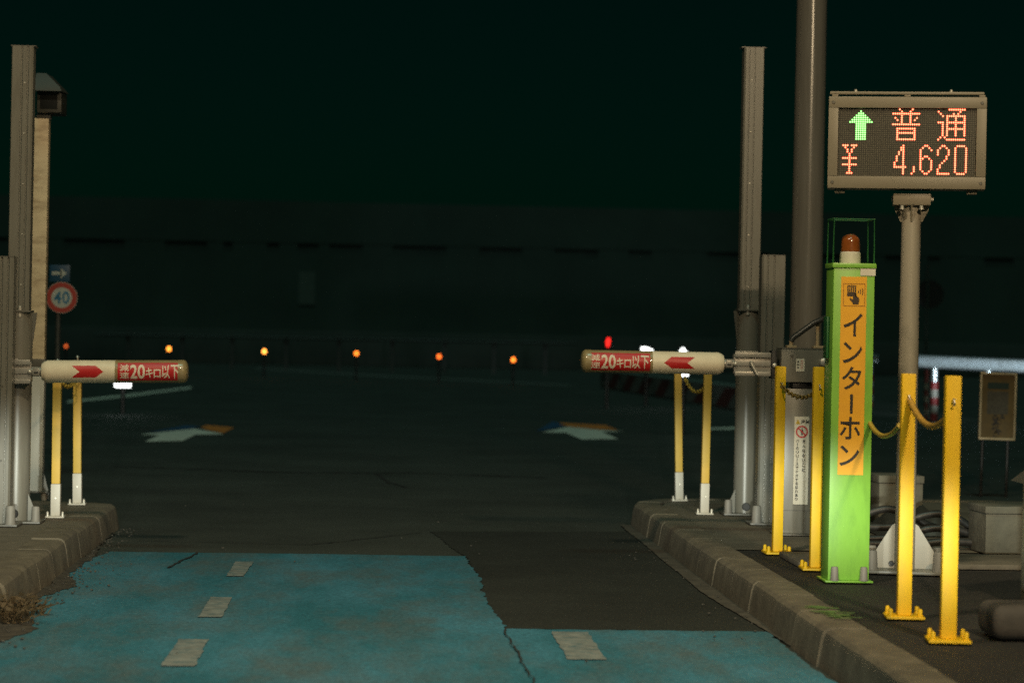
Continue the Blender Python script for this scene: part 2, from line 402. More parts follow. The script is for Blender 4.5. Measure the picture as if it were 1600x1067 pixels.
# turn arrows painted far ahead on the road
def marking(name, pix, m, z=.006):
    mb = MB(); mb.flat([P(x, y, z) for x, y in pix]); bmesh.ops.triangulate(mb.bm, faces=mb.bm.faces)
    return struct(name, mb, m)
marking('road_arrow', [(218.7, 678.5), (303.7, 669.4), (348, 677.2), (346, 678.5), (306, 678.7), (285, 688.5), (226, 689.6), (249, 679.8)], ROADW)
marking('road_arrow_ochre', [(313.7, 667), (323, 663.5), (366, 667.5), (349, 676.5), (322, 671)], ROADO)
marking('road_arrow_blue', [(228, 676), (290, 664), (312, 666), (303, 668.8)], ROADB)
marking('road_arrow', [(846.5, 675), (887.5, 666.5), (938, 671.5), (976, 673.5), (940.4, 674.7), (966, 685.5), (909, 686.3), (884, 675.8)], ROADW)
marking('road_arrow_ochre', [(870.6, 660), (947, 664), (966, 672), (918, 669.3), (886, 666)], ROADO)
marking('road_arrow_blue', [(837, 673.7), (864, 658), (873, 660.3), (884, 665.8)], ROADB)
marking('edge_line', [(105, 626), (200, 616), (298, 604), (300, 606.5), (200, 619.5), (105, 629)], ROADW)
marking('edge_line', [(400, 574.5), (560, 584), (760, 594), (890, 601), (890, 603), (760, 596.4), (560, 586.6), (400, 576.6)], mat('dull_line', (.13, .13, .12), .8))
marking('edge_line', [(1108, 668), (1150, 667), (1200, 672), (1200, 675), (1150, 670.5), (1108, 671)], ROADW)

# ---- islands
def kerb(name, pts, side, joint=0.55, seed=1):
    """sweep a kerb section along pts; side=+1 island on the right of the walk"""
    rd = random.Random(seed)
    pts = [Vector((p[0], p[1])) for p in pts]
    seq = []; acc = 0
    cum = [0]
    for a, b in zip(pts[:-1], pts[1:]): cum.append(cum[-1]+(b-a).length)
    def pos(s):
        for i in range(len(pts)-1):
            if s <= cum[i+1]+1e-9:
                f = (s-cum[i])/max(1e-9, cum[i+1]-cum[i]); return pts[i].lerp(pts[i+1], f)
        return pts[-1]
    def tang(s):
        return (pos(min(cum[-1], s+.06))-pos(max(0, s-.06))).normalized()
    prof = [(0, 0), (.018, .11), (.026, .134), (.042, .147), (.062, .150), (.19, .150), (.194, .12)]
    mb = MB(); s = 0.0; rings = []
    def ring(s, inset, off, dz):
        p = pos(s); t = tang(s); nn = Vector((t.y, -t.x))*side
        return [Vector((p.x+nn.x*(o+off+inset*(o < .1)), p.y+nn.y*(o+off+inset*(o < .1)), max(0, z+dz-(inset if z > .1 else 0)) if z > 0 else 0)) for o, z in prof]
    while s < cum[-1]-.02:
        e = min(cum[-1], s+joint); off = rd.gauss(0, .0035); dz = rd.gauss(0, .0025)
        st = s+.002; rings.append(ring(st, .004, off, dz)); rings.append(ring(st+.004, .0, off, dz))
        k = 6
        for i in range(1, k): rings.append(ring(s+(e-s)*i/k, rd.random()*.0015, off, dz))
        rings.append(ring(e-.006, .0, off, dz)); rings.append(ring(e-.002, .004, off, dz)); s = e
    mb.rings(rings)
    return struct(name, mb, KERBM, 24)
pr = [(XK, 4.0), (XK, 15.55)]
for i in range(1, 9):
    a = i/8*math.pi/2; pr.append((XK+.75*(1-math.cos(a)), 15.55+.75*math.sin(a)))
pr += [(3.2, 16.35), (6.5, 16.5)]
kerb('kerb', pr, 1, .56, 3)
pl_ = [(XL, 4.0), (XL, 14.84), (XL-.03, 14.95), (XL-.10, 15.03), (XL-.30, 15.10), (-4.5, 15.33)]
kerb('kerb', pl_, -1, .52, 4)
sheet('island_paving', [(XK+.185, 12.35), (6.5, 12.35), (6.5, 16.32), (3.2, 16.17), (2.55, 16.13), (2.2, 16.0), (1.97, 15.75), (XK+.185, 15.4)], .146, CONC, rag=False)
sheet('island_asphalt', [(XK+.185, 4.0), (6.5, 4.0), (6.5, 12.35), (XK+.185, 12.35)], .142, ASPH3, rag=False)
sheet('island_paving', [(XL-.185, 4.0), (XL-.185, 14.83), (XL-.21, 14.88), (XL-.36, 14.93), (-4.5, 15.15), (-4.5, 4.0)], .146, CONC, rag=False)
sheet('gutter', [(XK-.09, 11.6), (XK-.005, 9.6), (XK+.02, 9.6), (XK+.02, 15.6), (XK-.06, 15.6)], .0095, mat('gutter_concrete', (.085, .076, .06), .85, 0, .3, 9, .3, 60, dirt=(.04, .036, .03), dscale=5, damt=.95), amp=.002, seed=9)
# low concrete strip across the island
p0 = P(1490, 888, G); p1 = P(1640, 890, G)
struct('concrete_strip', MB().box(p0.x-.75, p1.x+.6, p0.y, p0.y+.55, .146, .172, .006), CONC, 30)
# green scuffed paint on the kerb top
mb = MB(); rd = random.Random(5)
for i in range(26):
    px = 1262+rd.random()*50; py = 944+(px-1262)*.32+rd.random()*7
    a = P(px, py, .1535); L = .03+.07*rd.random()
    mb.flat([(a.x-.02, a.y-.006, .1535+i*.00005), (a.x+L, a.y-.012-.02*rd.random(), .1535+i*.00005), (a.x+L, a.y+.004, .1535+i*.00005), (a.x-.01, a.y+.006, .1535+i*.00005)])
struct('kerb_paint_mark', mb, mat('green_scuff', (.11, .19, .05), .8, 0, .3, 40))

# ================================================================== YELLOW POSTS
def bolt(parent, x, y, z, r=.010, h=.022, m=None, nm='bolt'):
    return MB().lathe([(0, r*1.4), (.006, r*1.4), (.0061, r), (h*.8, r), (h, r*.5)], (x, y, z), n=10).build(nm, m or STEEL, parent)
def base_post(base, wdt, h, label, yaw):
    t = thing('guide_post', label, 'guide post', base, yaw, 'yellow square guide posts on steel base plates')
    MB().box(-wdt/2, wdt/2, -wdt/2, wdt/2, .010, h, .006).build('shaft', YEL, t)
    MB().box(-wdt*1.35, wdt*1.35, -.075, .075, 0, .0098, .002).build('base_plate', YEL, t)
    for sx in (-1, 1):
        for sy in (-1, 1): bolt(t, sx*wdt*1.05, sy*.052, .0099, .009, .03, YEL)
    MB().path([(0, -wdt/2-.001, h-.085), (0, -wdt/2-.02, h-.085), (0, -wdt/2-.026, h-.098), (.0, -wdt/2-.014, h-.108)], .004, 8).build('chain_hook', STEEL, t)
    return t
B1 = P(1214, 864, G); B2 = P(1273, 889, G); B3 = P(1412, 964, G); B4 = P(1481, 1001, G)
base_post(B1, .050, .945, 'yellow square post in front of the gate machine, nearest the lane', 0.02)
base_post(B2, .050, .955, 'yellow square post touching the left side of the green intercom pillar', -0.03)
base_post(B3, .055, .958, 'yellow square post in front of the fee display pole', -0.10)
base_post(B4, .057, .963, 'foremost and thickest-looking yellow post, right of the display pole', -0.12)
def flex_post(base, h, lean, label, leany=0.0):
    t = thing('guide_post', label, 'guide post', base, 0, 'flexible yellow posts with white feet under the barrier bars', lean)
    MB().box(-.024, .024, -.024, .024, .19, h, .006).build('shaft', YELR, t)
    MB().box(-.0265, .0265, -.0265, .0265, .010, .1895, .004).build('lower_sleeve', WSLV, t)
    MB().box(-.052, .052, -.05, .05, 0, .0098, .002).build('base_plate', WSLV, t)
    MB().lathe([(0, .008), (.006, .006)], (0, 0, 0), n=10).xf(Matrix.Translation((.002, -.0265, .11)) @ Matrix.Rotation(R(90), 4, 'X')).build('rivet', STEEL, t)
    for sx in (-1, 1): bolt(t, sx*.042, -.03, .0099, .007, .026)
    MB().lathe([(0, .006), (.018, .006), (.02, .011), (.03, .004)], (0, 0, h), n=10).build('top_hook', STEEL, t)
    return t
LA = P(87, 808, G); LB = P(121, 788, G); RA = P(1061, 782, G); RB = P(1100, 803, G)
flex_post(LA, .86, R(-.3), 'yellow flexible post with white foot, next to the left cream post')
flex_post(LB, .87, R(-1.0), 'yellow flexible post with white foot, nearer the lane under the left bar')
flex_post(RA, .86, R(-1.7), 'yellow flexible post with white foot, leaning at the tip of the right island')
flex_post(RB, .86, R(0.4), 'yellow flexible post with white foot, nearer the grey column under right bar')

def hang_chain(a, b, sag, r, label, m=CHAIN, links=True):
    a, b = Vector(a), Vector(b); n = 40
    pts = [a.lerp(b, i/n) - Vector((0, 0, sag*4*(i/n)*(1-i/n))) for i in range(n+1)]
    mb = MB()
    if links:
        for i in range(0, n, 2):
            c = pts[i]; d = (pts[min(n, i+2)]-c); L = d.length*.62; d.normalize()
            u = d.cross(Vector((0, 1, 0))).normalized() if (i//2) % 2 else Vector((0, 1, 0)); u = (u-d*u.dot(d)).normalized()
            ring = [c + d*(math.cos(k/10*2*math.pi)*L) + u*(math.sin(k/10*2*math.pi)*r*1.7) for k in range(11)]
            mb.path(ring, r*.55, 6)
    else: mb.path(pts, r, 10)
    o = mb.build('hanging_chain' if links else 'hanging_rope', m)
    return tag(o, label, 'chain' if links else 'rope')
zt = lambda b, k: b + Vector((0, -.03, k))
hang_chain(zt(LA, .80), zt(LB, .80), .075, .007, 'thin yellow chain drooping under the left barrier bar')
hang_chain(zt(RA, .81)+Vector((.02, 0, 0)), zt(RB, .80), .07, .007, 'thin yellow chain drooping under the right barrier bar')
hang_chain(zt(B1, .852), zt(B2, .85), .05, .0065, 'sagging chain between the two posts before the gate machine', mat('dark_old_chain', (.24, .16, .04), .5, 0, .35, 40))
ROPE = mat('ochre_rope_cover', (.46, .26, .045), .5, 0, .2, 30, .2, 200)
hang_chain(zt(B3, .857), zt(B4, .83)+Vector((-.01, .01, 0)), .075, .0125, 'ochre covered rope sagging between the two foremost yellow posts', ROPE, False)

# ================================================================== BARRIER BARS
SC = 1/284.0
def barrier(name, start, dirn, label, tilt):
    t = thing(name, label, 'toll barrier', start, 0, 'short foam toll barrier bars', tilt)
    d = dirn; Rb = .0615
    # sleeve along X
    prof = [(-.004, .030), (0, .046), (.012, .055), (.030, Rb), (.40, Rb)]
    MB().lathe([(d*h, r) for h, r in prof], ax='X', n=40).build('foam_sleeve', BARW, t, 35)
    c0 = .398; e = .792; Rc = .0632; k = .026
    prof = [(c0, Rb*.98), (c0, Rc), (c0+.012, Rc), (c0+.0125, Rc-.001), (e-k-.03, Rc-.001), (e-k-.029, Rc+.0006), (e-k, Rc+.0006)]
    for i in range(1, 9): prof.append((e-k+k*math.sin(i/8*math.pi/2), Rc*(.25+.75*math.cos(i/8*math.pi/2))))
    MB().lathe([(d*h, r) for h, r in prof], ax='X', n=40).build('end_cover', BARC, t, 35)
    # red panel and letters
    xs = [.413, .752]; cx = d*(xs[0]+xs[1])/2; wd = xs[1]-xs[0]; hh = .048
    mb = MB(); mb.flat([(cx-wd/2, 0, -hh), (cx+wd/2, 0, -hh), (cx+wd/2, 0, hh), (cx-wd/2, 0, hh)]); wrap(mb, Rc+.0004)
    rp = mb.build('red_panel', RED, t)
    mb = MB(); lx = cx-wd/2
    s = wd/95.0
    put_glyph(mb, '減', lx+10.3*s, .021, 14*s, .036, 0, .012)
    put_glyph(mb, '速', lx+10.3*s, -.020, 14*s, .036, 0, .012)
    put_glyph(mb, '2', lx+24.5*s, .0, 10.5*s, .077, 0, .022)
    put_glyph(mb, '0', lx+36*s, .0, 11*s, .077, 0, .022)
    put_glyph(mb, 'キ', lx+48*s, -.006, 10.5*s, .054, 0, .020)
    put_glyph(mb, 'ロ', lx+60*s, -.010, 10.5*s, .047, 0, .020)
    put_glyph(mb, '以', lx+73*s, -.001, 12.5*s, .074, 0, .018)
    put_glyph(mb, '下', lx+86.5*s, .0, 12.5*s, .074, 0, .018)
    wrap(mb, Rc+.0012, .006); mb.build('lettering', LETW, rp)
    # swallow-tailed arrow
    ar = [(.165, .033), (.294, .033), (.337, 0), (.294, -.031), (.165, -.032), (.208, 0)]
    mb = MB()
    for q in ((0, 1, 2, 5), (5, 2, 3, 4)): mb.flat([(d*ar[i][0], 0, ar[i][1]) for i in q])
    wrap(mb, Rb+.0006)
    mb.build('arrow_mark', RED, t)
    # joint, bracket
    mb = MB(); mb.lathe([(d*-.055, .026), (d*-.003, .026)], ax='X', n=20)
    mb.box(min(d*-.05, d*-.012), max(d*-.05, d*-.012), -.030, .03, -.020, .020, .004)
    jo = mb.build('joint', ALU, t)
    MB().box(min(d*-.040, d*-.018), max(d*-.040, d*-.018), -.034, -.0302, -.009, -.001).build('slot', BLKP, jo)
    MB().lathe([(0, .010), (.012, .010), (.016, .005)], n=12).xf(Matrix.Translation((d*-.062, -.036, 0)) @ Matrix.Rotation(R(90), 4, 'X')).build('bolt', STEEL, jo)
    x1, x0 = sorted((d*-.056, d*-.262))[::-1]
    mb = MB(); mb.box(x0, x1, -.030, .030, -.055, .055, .003)
    mb.box(x0+.002, x1-.002, -.045, -.0305, .036, .066, .006); mb.box(x0+.002, x1-.002, -.036, -.0305, -.012, .024, .004)
    mb.box(x0+.002, x1-.002, -.045, -.0305, -.066, -.040, .006)
    mb.box(x0+.01, x1-.07, -.02, .02, .055, .072, .003)
    br = mb.build('bracket', ALU, t)
    mb = MB(); xl = (x0+x1)/2
    mb.path([(xl+d*.01, -.050, .012), (xl+d*.012, -.060, .008), (xl-d*.022, -.066, -.058 if d < 0 else .02-.04)], [.0095, .0095, .008], 10); mb.build('lever', STEEL, br)
    mb = MB(); xa, xb = sorted((d*-.2622, d*-.292)); mb.box(xa, xb, -.05, .05, -.078, .078, .004)
    cp = mb.build('clamp_plate', BLKP, t)
    MB().lathe([(0, .012), (.014, .012), (.018, .006)], n=12).xf(Matrix.Translation((d*-.277, -.0505, -.004)) @ Matrix.Rotation(R(90), 4, 'X')).build('bolt', STEEL, cp)
    return t
YB = 13.3
SL = Q(66, 580.5, YB); SR = Q(1130, 568, YB)
barrier('barrier_bar', SL, 1, 'white foam barrier bar on the left, red arrow pointing right', R(-1.1))
barrier('barrier_bar', SR, -1, 'white foam barrier bar on the right, red arrow pointing left', R(0.0))

# ================================================================== GATE MACHINES
def gate_machine(px, label, mirror=1):
    c = Q(1245, 838, YB+.05) if mirror > 0 else SL+Vector((-.292-.125, 0, 0))
    top = (SR.z if mirror > 0 else SL.z)
    b = Vector((c.x if mirror > 0 else c.x, YB+.02, G)); zc = top-G
    t = thing('gate_machine', label, 'barrier gate', b, 0, 'barrier gate machines')
    # housing
    hd = MB().box(-.125, .125, -.075, .12, zc-.095, zc+.085, .006).build('housing', GREY, t)
    MB().box(-.120, .120, -.070, .115, zc+.0855, zc+.094, .003).build('lid', GREYD, hd)
    MB().lathe([(0, .008), (.004, .006)], n=10).xf(Matrix.Translation((-.065, -.0752, zc+.05)) @ Matrix.Rotation(R(90), 4, 'X')).build('screw', GREYD, hd)
    st = MB().box(-.042, .005, -.0775, -.0755, zc-.035, zc+.035).build('sticker', STICK, hd)
    mb = MB()
    for k in range(3): mb.box(-.036, -.027, -.0785, -.0778, zc+.014-.016*k, zc+.022-.016*k)
    mb.build('print', BLACK, st)
    mb = MB()
    for k in range(5): mb.box(-.018, -.003, -.0785, -.0778, zc+.022-.010*k, zc+.024-.010*k)
    mb.build('print', PRED, st)
    MB().lathe([(0, .022), (.035, .022), (.040, .015)], n=16).xf(Matrix.Translation((.108, -.0755, zc+.018)) @ Matrix.Rotation(R(90), 4, 'X')).build('lock', STEEL, hd)
    MB().box(-.055, .055, -.05, .08, zc-.130, zc-.0955, .006).build('motor_cover', BLKP, t)
    # pedestal
    pe = MB().box(-.105, .105, -.06, .10, .008, zc-.131, .005).build('pedestal', GREY, t)
    MB().box(-.09, .09, -.0625, -.0602, .135, .139).build('door_seam', GREYD, pe)
    MB().box(.03, .034, -.0625, -.0602, .015, .133).build('door_seam', GREYD, pe)
    MB().box(-.14, .14, -.11, .14, 0, .0078, .002).build('base_plate', GREYD, t)
    for k, (fx, fy) in enumerate(((-.055, .02), (.095, .03))):
        mb = MB(); mb.box(fx-.027, fx+.027, fy-.03, fy+.03, zc+.0942, zc+.108, .003); mb.build('cable_gland', mat('tan_plastic', (.45, .34, .2), .5), t)
    for q0, q1 in (((-.055, .02, zc+.108), (-.055, .02, zc+.135)), ((.095, .03, zc+.108), (.095, .03, zc+.25))): MB().path([q0, q1], .011, 10).build('conduit_stub', mat('tan_plastic', (.45, .34, .2), .5), t)
    MB().path([(-.055, .02, zc+.13), (-.045, .02, zc+.15), (.07, .02, zc+.235), (.13, .0, zc+.262), (.19, -.05, zc+.27)], .016, 12).build('conduit', mat('black_conduit', (.05, .05, .045), .35), t)
    return t, zc
gm, zc = gate_machine(1245, 'grey barrier gate machine behind yellow posts with caution sticker', 1)
# caution sticker
cs = MB().box(-.042, .040, -.0640, -.0605, .170, .655, .0).build('caution_sticker', STICK, gm)
mb = MB(); y = -.0655
put_glyph(mb, '注', .005, .628, .024, .026, y, .03); put_glyph(mb, '意', .029, .628, .022, .026, y, .03)
col1 = '立入らないこと'
for i, ch in enumerate(col1): put_glyph(mb, ch, .012, .520-i*.0265, .017, .0195, y, .035, 0, 3)
col2 = 'バーのリリースでケガする恐れあり'
for i, ch in enumerate(col2): put_glyph(mb, ch, -.024, .522-i*.0215, .0165 if ch != 'ー' else .004, .0175, y, .035, 1 if ch == 'ー' else 0, 3)
mb.build('lettering', BLACK, cs)
mb = MB(); mb.flat([(-.036, y, .614), (-.010, y, .614), (-.023, y, .641)]); mb.build('warning_triangle', PYEL, cs)
mb = MB(); mb.box(-.0242, -.0218, y-.0015, y-.0008, .621, .632); mb.box(-.0242, -.0218, y-.0015, y-.0008, .616, .619); mb.build('exclamation_mark', BLACK, cs)
mb = MB(); cx, cz = 0, .572
o_ = [(cx+.034*math.cos(a*math.pi/16), cz+.034*math.sin(a*math.pi/16)) for a in range(32)]; i_ = [(cx+.026*math.cos(a*math.pi/16), cz+.026*math.sin(a*math.pi/16)) for a in range(32)]
for k in range(32):
    j = (k+1) % 32; mb.flat([(o_[k][0], y, o_[k][1]), (o_[j][0], y, o_[j][1]), (i_[j][0], y, i_[j][1]), (i_[k][0], y, i_[k][1])])
mb.flat([(cx-.022, y-.0008, cz+.017), (cx-.017, y-.0008, cz+.022), (cx+.022, y-.0008, cz-.017), (cx+.017, y-.0008, cz-.022)])
mb.build('no_entry_ring', PRED, cs)
mb = MB(); mb.flat([(cx+.004*math.cos(a*math.pi/6), y-.0004, cz+.017+.004*math.sin(a*math.pi/6)) for a in range(12)])
mb.flat([(cx-.008, y-.0004, cz+.011), (cx-.008, y-.0004, cz-.003), (cx+.008, y-.0004, cz-.003), (cx+.008, y-.0004, cz+.011)])
mb.flat([(cx-.005, y-.0004, cz-.003), (cx-.005, y-.0004, cz-.020), (cx-.001, y-.0004, cz-.020), (cx-.001, y-.0004, cz-.003)])
mb.flat([(cx+.001, y-.0004, cz-.003), (cx+.001, y-.0004, cz-.018), (cx+.005, y-.0004, cz-.018), (cx+.005, y-.0004, cz-.003)])
mb.build('pictogram_figure', BLACK, cs)
gate_machine(0, 'grey barrier gate machine at the left edge carrying left bar', -1)

# ================================================================== SENSOR COLUMNS
def profile(wd, dp, flip=1):
    """aluminium extrusion section: grooved front, chamfered corner"""
    h = wd/2; g = .0055; d = .014
    xs = [-h, -h+.29*wd, -h+.55*wd]
    pts = [(-h, dp/2), (-h, -dp/2+.01), (-h+.01, -dp/2)]
    for x in (-h+.24*wd, -h+.52*wd):
        pts += [(x-g, -dp/2), (x-g, -dp/2+d), (x+g, -dp/2+d), (x+g, -dp/2)]
    pts += [(h-.004, -dp/2), (h, -dp/2+.004), (h, dp/2)]
    if flip < 0: pts = [(-x, y) for x, y in reversed(pts)]
    return pts
def bolt_cap(parent, x, y, h=.085, r=.026, z=0.0):
    MB().lathe([(0, r*1.1), (.006, r*1.1), (.0065, r), (h*.92, r*.86), (h, r*.7)], (x, y, z), n=18).build('bolt_cap', CAPG, parent)
def tall_column(base, wd, zf, ztop, rp, flip, label):
    t = thing('sensor_column', label, 'sensor column', base, 0, 'tall grey sensor columns beside the lane')
    hz = zf-base.z; tz = ztop-base.z
    mb = MB(); mb.column(profile(wd, .10, flip), hz+.012, tz); ho = mb.build('housing', GREY, t, 30)
    MB().box(-wd/2-.004*flip-.012, wd/2+.012, -.04, .052, tz+.0004, tz+.006).build('end_cap', GREYD, ho)
    for k in range(5):
        MB().lathe([(0, .0055), (.003, .004)], n=8).xf(Matrix.Translation((-flip*wd*.12, -.0502, hz+.15+(tz-hz-.35)*k/4)) @ Matrix.Rotation(R(90), 4, 'X')).build('screw', STEEL, ho)
    MB().box(-wd/2-.012, wd/2+.012, -.075, .075, hz, hz+.0118, .003).build('flange', GREYD, t)
    bolt(t, -flip*.012, -.062, hz+.012, .009, .024); bolt(t, -flip*.012, -.062, hz-.024, .009, .024)
    MB().cyl((0, .005, .012), (0, .005, hz-.0005), rp, n=28).build('pole', GREY, t)
    mb = MB(); mb.prism([(-flip*rp*.98, hz-.001), (-flip*(rp+.022), hz-.001), (-flip*(rp+.018), hz-.035), (-flip*rp*.98, hz-.19)], -.004, .006); mb.build('gusset', GREYD, t)
    MB().box(-rp-.075, rp+.075, -.13, .12, 0, .0118, .003).build('base_plate', GREYD, t)
    mb = MB()
    for a in (-1, 1): mb.prism([(a*rp*.98, .0125), (a*(rp+.062), .0125), (a*(rp+.055), .03), (a*rp*.98, .16)], -.055, -.047)
    mb.build('base_rib', GREY, t)
    for a in (-1, 1): bolt_cap(t, a*(rp+.048), -.10, .082, .024, .012); 
    MB().lathe([(0, .026), (.004, .022)], n=12).xf(Matrix.Translation((.0, -rp+.004, .05)) @ Matrix.Rotation(R(90), 4, 'X')).build('drain_hole', BLKP, t)
    return t
TR = P(1163, 803, G); TL = P(24, 815, G)
zt_ = lambda px, py, b: Q(px, py, b.y).z
tall_column(TR, .122, zt_(1160, 486, TR), zt_(1165, 76, TR), .069, 1, 'tall grey sensor column right of the lane on a round pole')
tall_column(TL, .116, zt_(25, 488, TL), zt_(38, 74, TL), .075, -1, 'tall grey sensor column at the left edge before cream post')
def short_column(base, wd, ztop, label, flip):
    t = thing('sensor_post', label, 'sensor post', base, 0, 'short grey extruded sensor posts'); h = ztop-base.z
    mb = MB(); mb.column(profile(wd, .11, flip), .012, h); ho = mb.build('housing', GREY, t, 30)
    MB().box(-wd/2+.002, wd/2-.002, -.05, .052, h+.0004, h+.006).build('end_cap', GREYD, ho)
    for z in (.35, .75): MB().lathe([(0, .006), (.003, .004)], n=8).xf(Matrix.Translation((.01, -.0552, z)) @ Matrix.Rotation(R(90), 4, 'X')).build('screw', GREYD, ho)
    MB().box(-wd/2-.05, wd/2+.05, -.12, .1, 0, .0118, .003).build('base_plate', GREYD, t)
    for a in (-1, 1): bolt_cap(t, a*(wd/2+.012), -.098, .10, .028, .012)
    return t
SP = P(1199, 818, G); SP2 = P(-1, 820, G)
short_column(SP, .138, zt_(1203, 400, SP), 'short grey sensor post between the tall column and the big mast', 1)
short_column(SP2, .12, zt_(5, 402, SP2), 'short grey sensor post cut off by the left picture edge', -1)

# ================================================================== MAST, CREAM CAMERA POST
mb_ = P(1262, 800, G); MY = 15.2
mx_ = Q(1257, 600, MY).x
t = thing('light_mast', 'thick dark grey steel mast rising out of the top of the picture', 'mast', (mx_, MY, G))
MB().cyl((0, 0, .02), (0, 0, 7.2), .104, .086, 36).build('shaft', MAST, t)
MB().lathe([(0, .19), (.02, .19), (.0205, .125), (.08, .11)], n=32).build('base_flange', GREYD, t)
for a in range(6): bolt(t, .155*math.cos(a*math.pi/3), .155*math.sin(a*math.pi/3), .0205, .014, .05)

cp_ = P(55, 780, G)
t = thing('camera_post', 'cream weathered square post with a dark hooded camera on top', 'camera post', cp_)
H = zt_(66, 186, cp_)-G
MB().box(-.047, .047, -.047, .047, .055, .052+(zt_(58, 566, cp_)-G-.05), .003).build('lower_post', mat('pale_grey_paint', (.52, .52, .47), .3, 0, .07, 4, .01, 80, dirt=(.36, .34, .29), damt=.5, stretch=(5, 5, .6)), t)
zj = .052+(zt_(58, 566, cp_)-G-.05)
MB().box(-.046, .046, -.046, .046, zj+.0005, H, .003).build('upper_post', CREAM, t)
MB().box(-.052, .052, -.052, .052, zj-.03, zj+.02, .002).build('joint_collar', GREYD, t)
MB().box(-.085, .085, -.08, .08, .046, .0548, .002).build('base_plate', GREYD, t)
mb = MB()
for sx in (-1, 1):
    for sy in (-1, 1): mb.cyl((sx*.06, sy*.055, 0), (sx*.06, sy*.055, .046), .018, n=12)
mb.build('levelling_foot', CAPG, t)
MB().lathe([(0, .011), (.10, .011), (.115, .004)], (-.065, -.062, .0548), n=10).build('anchor_rod', mat('rusty_rod', (.35, .22, .12), .5), t)
mb = MB(); mb.prism([(.048, .055), (.08, .055), (.052, .16)], -.004, .006); mb.build('base_rib', GREY, t)
# hooded camera
hx = .055; z0 = H+.02
MB().box(-.03, .055, -.05, .05, H+.0005, z0+.0095, .003).build('camera_bracket', GREYD, t)
hood = MB()
hood.box(hx-.075, hx+.075, -.11, .16, z0+.01, z0+.145, .008)
hb = hood.build('camera_housing', mat('dark_olive_paint', (.04, .04, .032), .5), t)
MB().rings([[Vector((hx-.08, -.20, z0+.135)), Vector((hx+.085, -.20, z0+.135)), Vector((hx+.085, .17, z0+.150)), Vector((hx-.08, .17, z0+.150))],
            [Vector((hx-.08, -.19, z0+.160)), Vector((hx+.075, -.19, z0+.160)), Vector((hx+.065, .17, z0+.175)), Vector((hx-.08, .17, z0+.175))],
            [Vector((hx-.08, -.12, z0+.25)), Vector((hx-.02, -.12, z0+.25)), Vector((hx-.02, .17, z0+.26)), Vector((hx-.08, .17, z0+.26))]]).build('hood', MATS['dark_olive_paint'], hb)
MB().box(hx-.055, hx+.050, -.1135, -.1105, z0+.032, z0+.118, .002).build('lens_window', GLASS, hb)

# ================================================================== FEE DISPLAY
FS = P(1413, 892, G)
t = thing('fee_display', 'grey framed LED toll fee display on a round pole reading 4,620', 'toll display', FS, R(-11.5))
sc = F/FS.y
zc_ = lambda py: Q(1415, py, FS.y).z-G
zb, ztp = zc_(297), zc_(154.5)
W2 = .366*(FS.y/11.3); Hh = (ztp-zb)
mid = (zb+ztp)/2
cxo = Q(1416.5, 225, FS.y).x-FS.x
mb = MB(); fw = .044
D0, D1 = -.10, .05
PW, PH = 214/sc/2, 107/sc/2     # LED field half sizes
cb = mid+.002
# frame as four rails round the LED field
mb.box(cxo-W2, cxo+W2, D0, D1, zb, cb-PH, .004); mb.box(cxo-W2, cxo+W2, D0, D1, cb+PH, ztp, .004)
mb.box(cxo-W2, cxo-PW, D0, D1, cb-PH+.0005, cb+PH-.0005, .002); mb.box(cxo+PW, cxo+W2, D0, D1, cb-PH+.0005, cb+PH-.0005, .002)
fr = mb.build('frame', SIGNF, t, 30)
MB().box(cxo-W2+.01, cxo+W2-.01, D1+.0005, D1+.03, zb+.01, ztp-.01, .004).build('back_cover', GREYD, t)
for sx in (-1, 1):
    for sz in (-1, 1):
        MB().lathe([(0, .008), (.004, .006)], n=10).xf(Matrix.Translation((cxo+sx*(W2-.022), D0-.0003, mid+sz*(Hh/2-.028))) @ Matrix.Rotation(R(90), 4, 'X')).build('screw', GREYD, fr)
rail = MB(); rail.box(cxo-W2+.004, cxo+W2-.012, D0+.004, D0+.03, ztp+.010, ztp+.024, .004)
rl = rail.build('top_rail', SIGNF, t)
for k in (-.92, 0, .94):
    MB().box(cxo+k*W2-.014, cxo+k*W2+.014, D0+.006, D0+.026, ztp+.0005, ztp+.0097, .001).build('rail_foot', SIGNF, rl)
for k in (-.66, .55): bolt(rl, cxo+k*W2, D0+.017, ztp+.024, .006, .012)
for k in (-.84, .84): MB().box(cxo+k*W2-.024, cxo+k*W2+.024, -.06, .02, zb-.020, zb-.0005, .002).build('drain_tab', SIGNF, t)
YF = D0+.018
lf = MB().box(cxo-PW+.0006, cxo+PW-.0006, YF, D1-.01, cb-PH+.001, cb+PH-.001).build('led_board', mat('led_board', (.030, .027, .018), .6, 0, .1), t)
pit = PW*2/64
rows = {}
def pat(c0, r0, data, store):
    for r, cols in enumerate(data):
        for c in cols: store.append((c0+c, r0+r))
RG = lambda a, b: list(range(a, b+1))
redd, grn = [], []
fu = [[3, 9], [4, 8], RG(0, 12), [4, 8], [1, 4, 8, 11], [2, 4, 8, 10], [4, 8], RG(0, 12), [], RG(2, 10), [2, 10], RG(2, 10), [2, 10], [2, 10], RG(2, 10)]
tsu = [RG(5, 12), [0, 10], [1, 7, 9], [2]+RG(4, 12), [4, 8, 12], [4, 8, 12], [0, 1, 2]+RG(4, 12), [2, 4, 8, 12], [2, 4, 8, 12], [2]+RG(4, 12), [2, 4, 8, 12], [2, 4, 8, 12], [2, 4, 8, 12], [1, 3], [0]+RG(4, 12)]
yen = [[0, 1, 2, 4, 5, 6], [1, 5], [2, 4], [2, 4], [3], [3], RG(0, 6), [3], [3], RG(0, 6), [3], [3], [3], [2, 3, 4]]
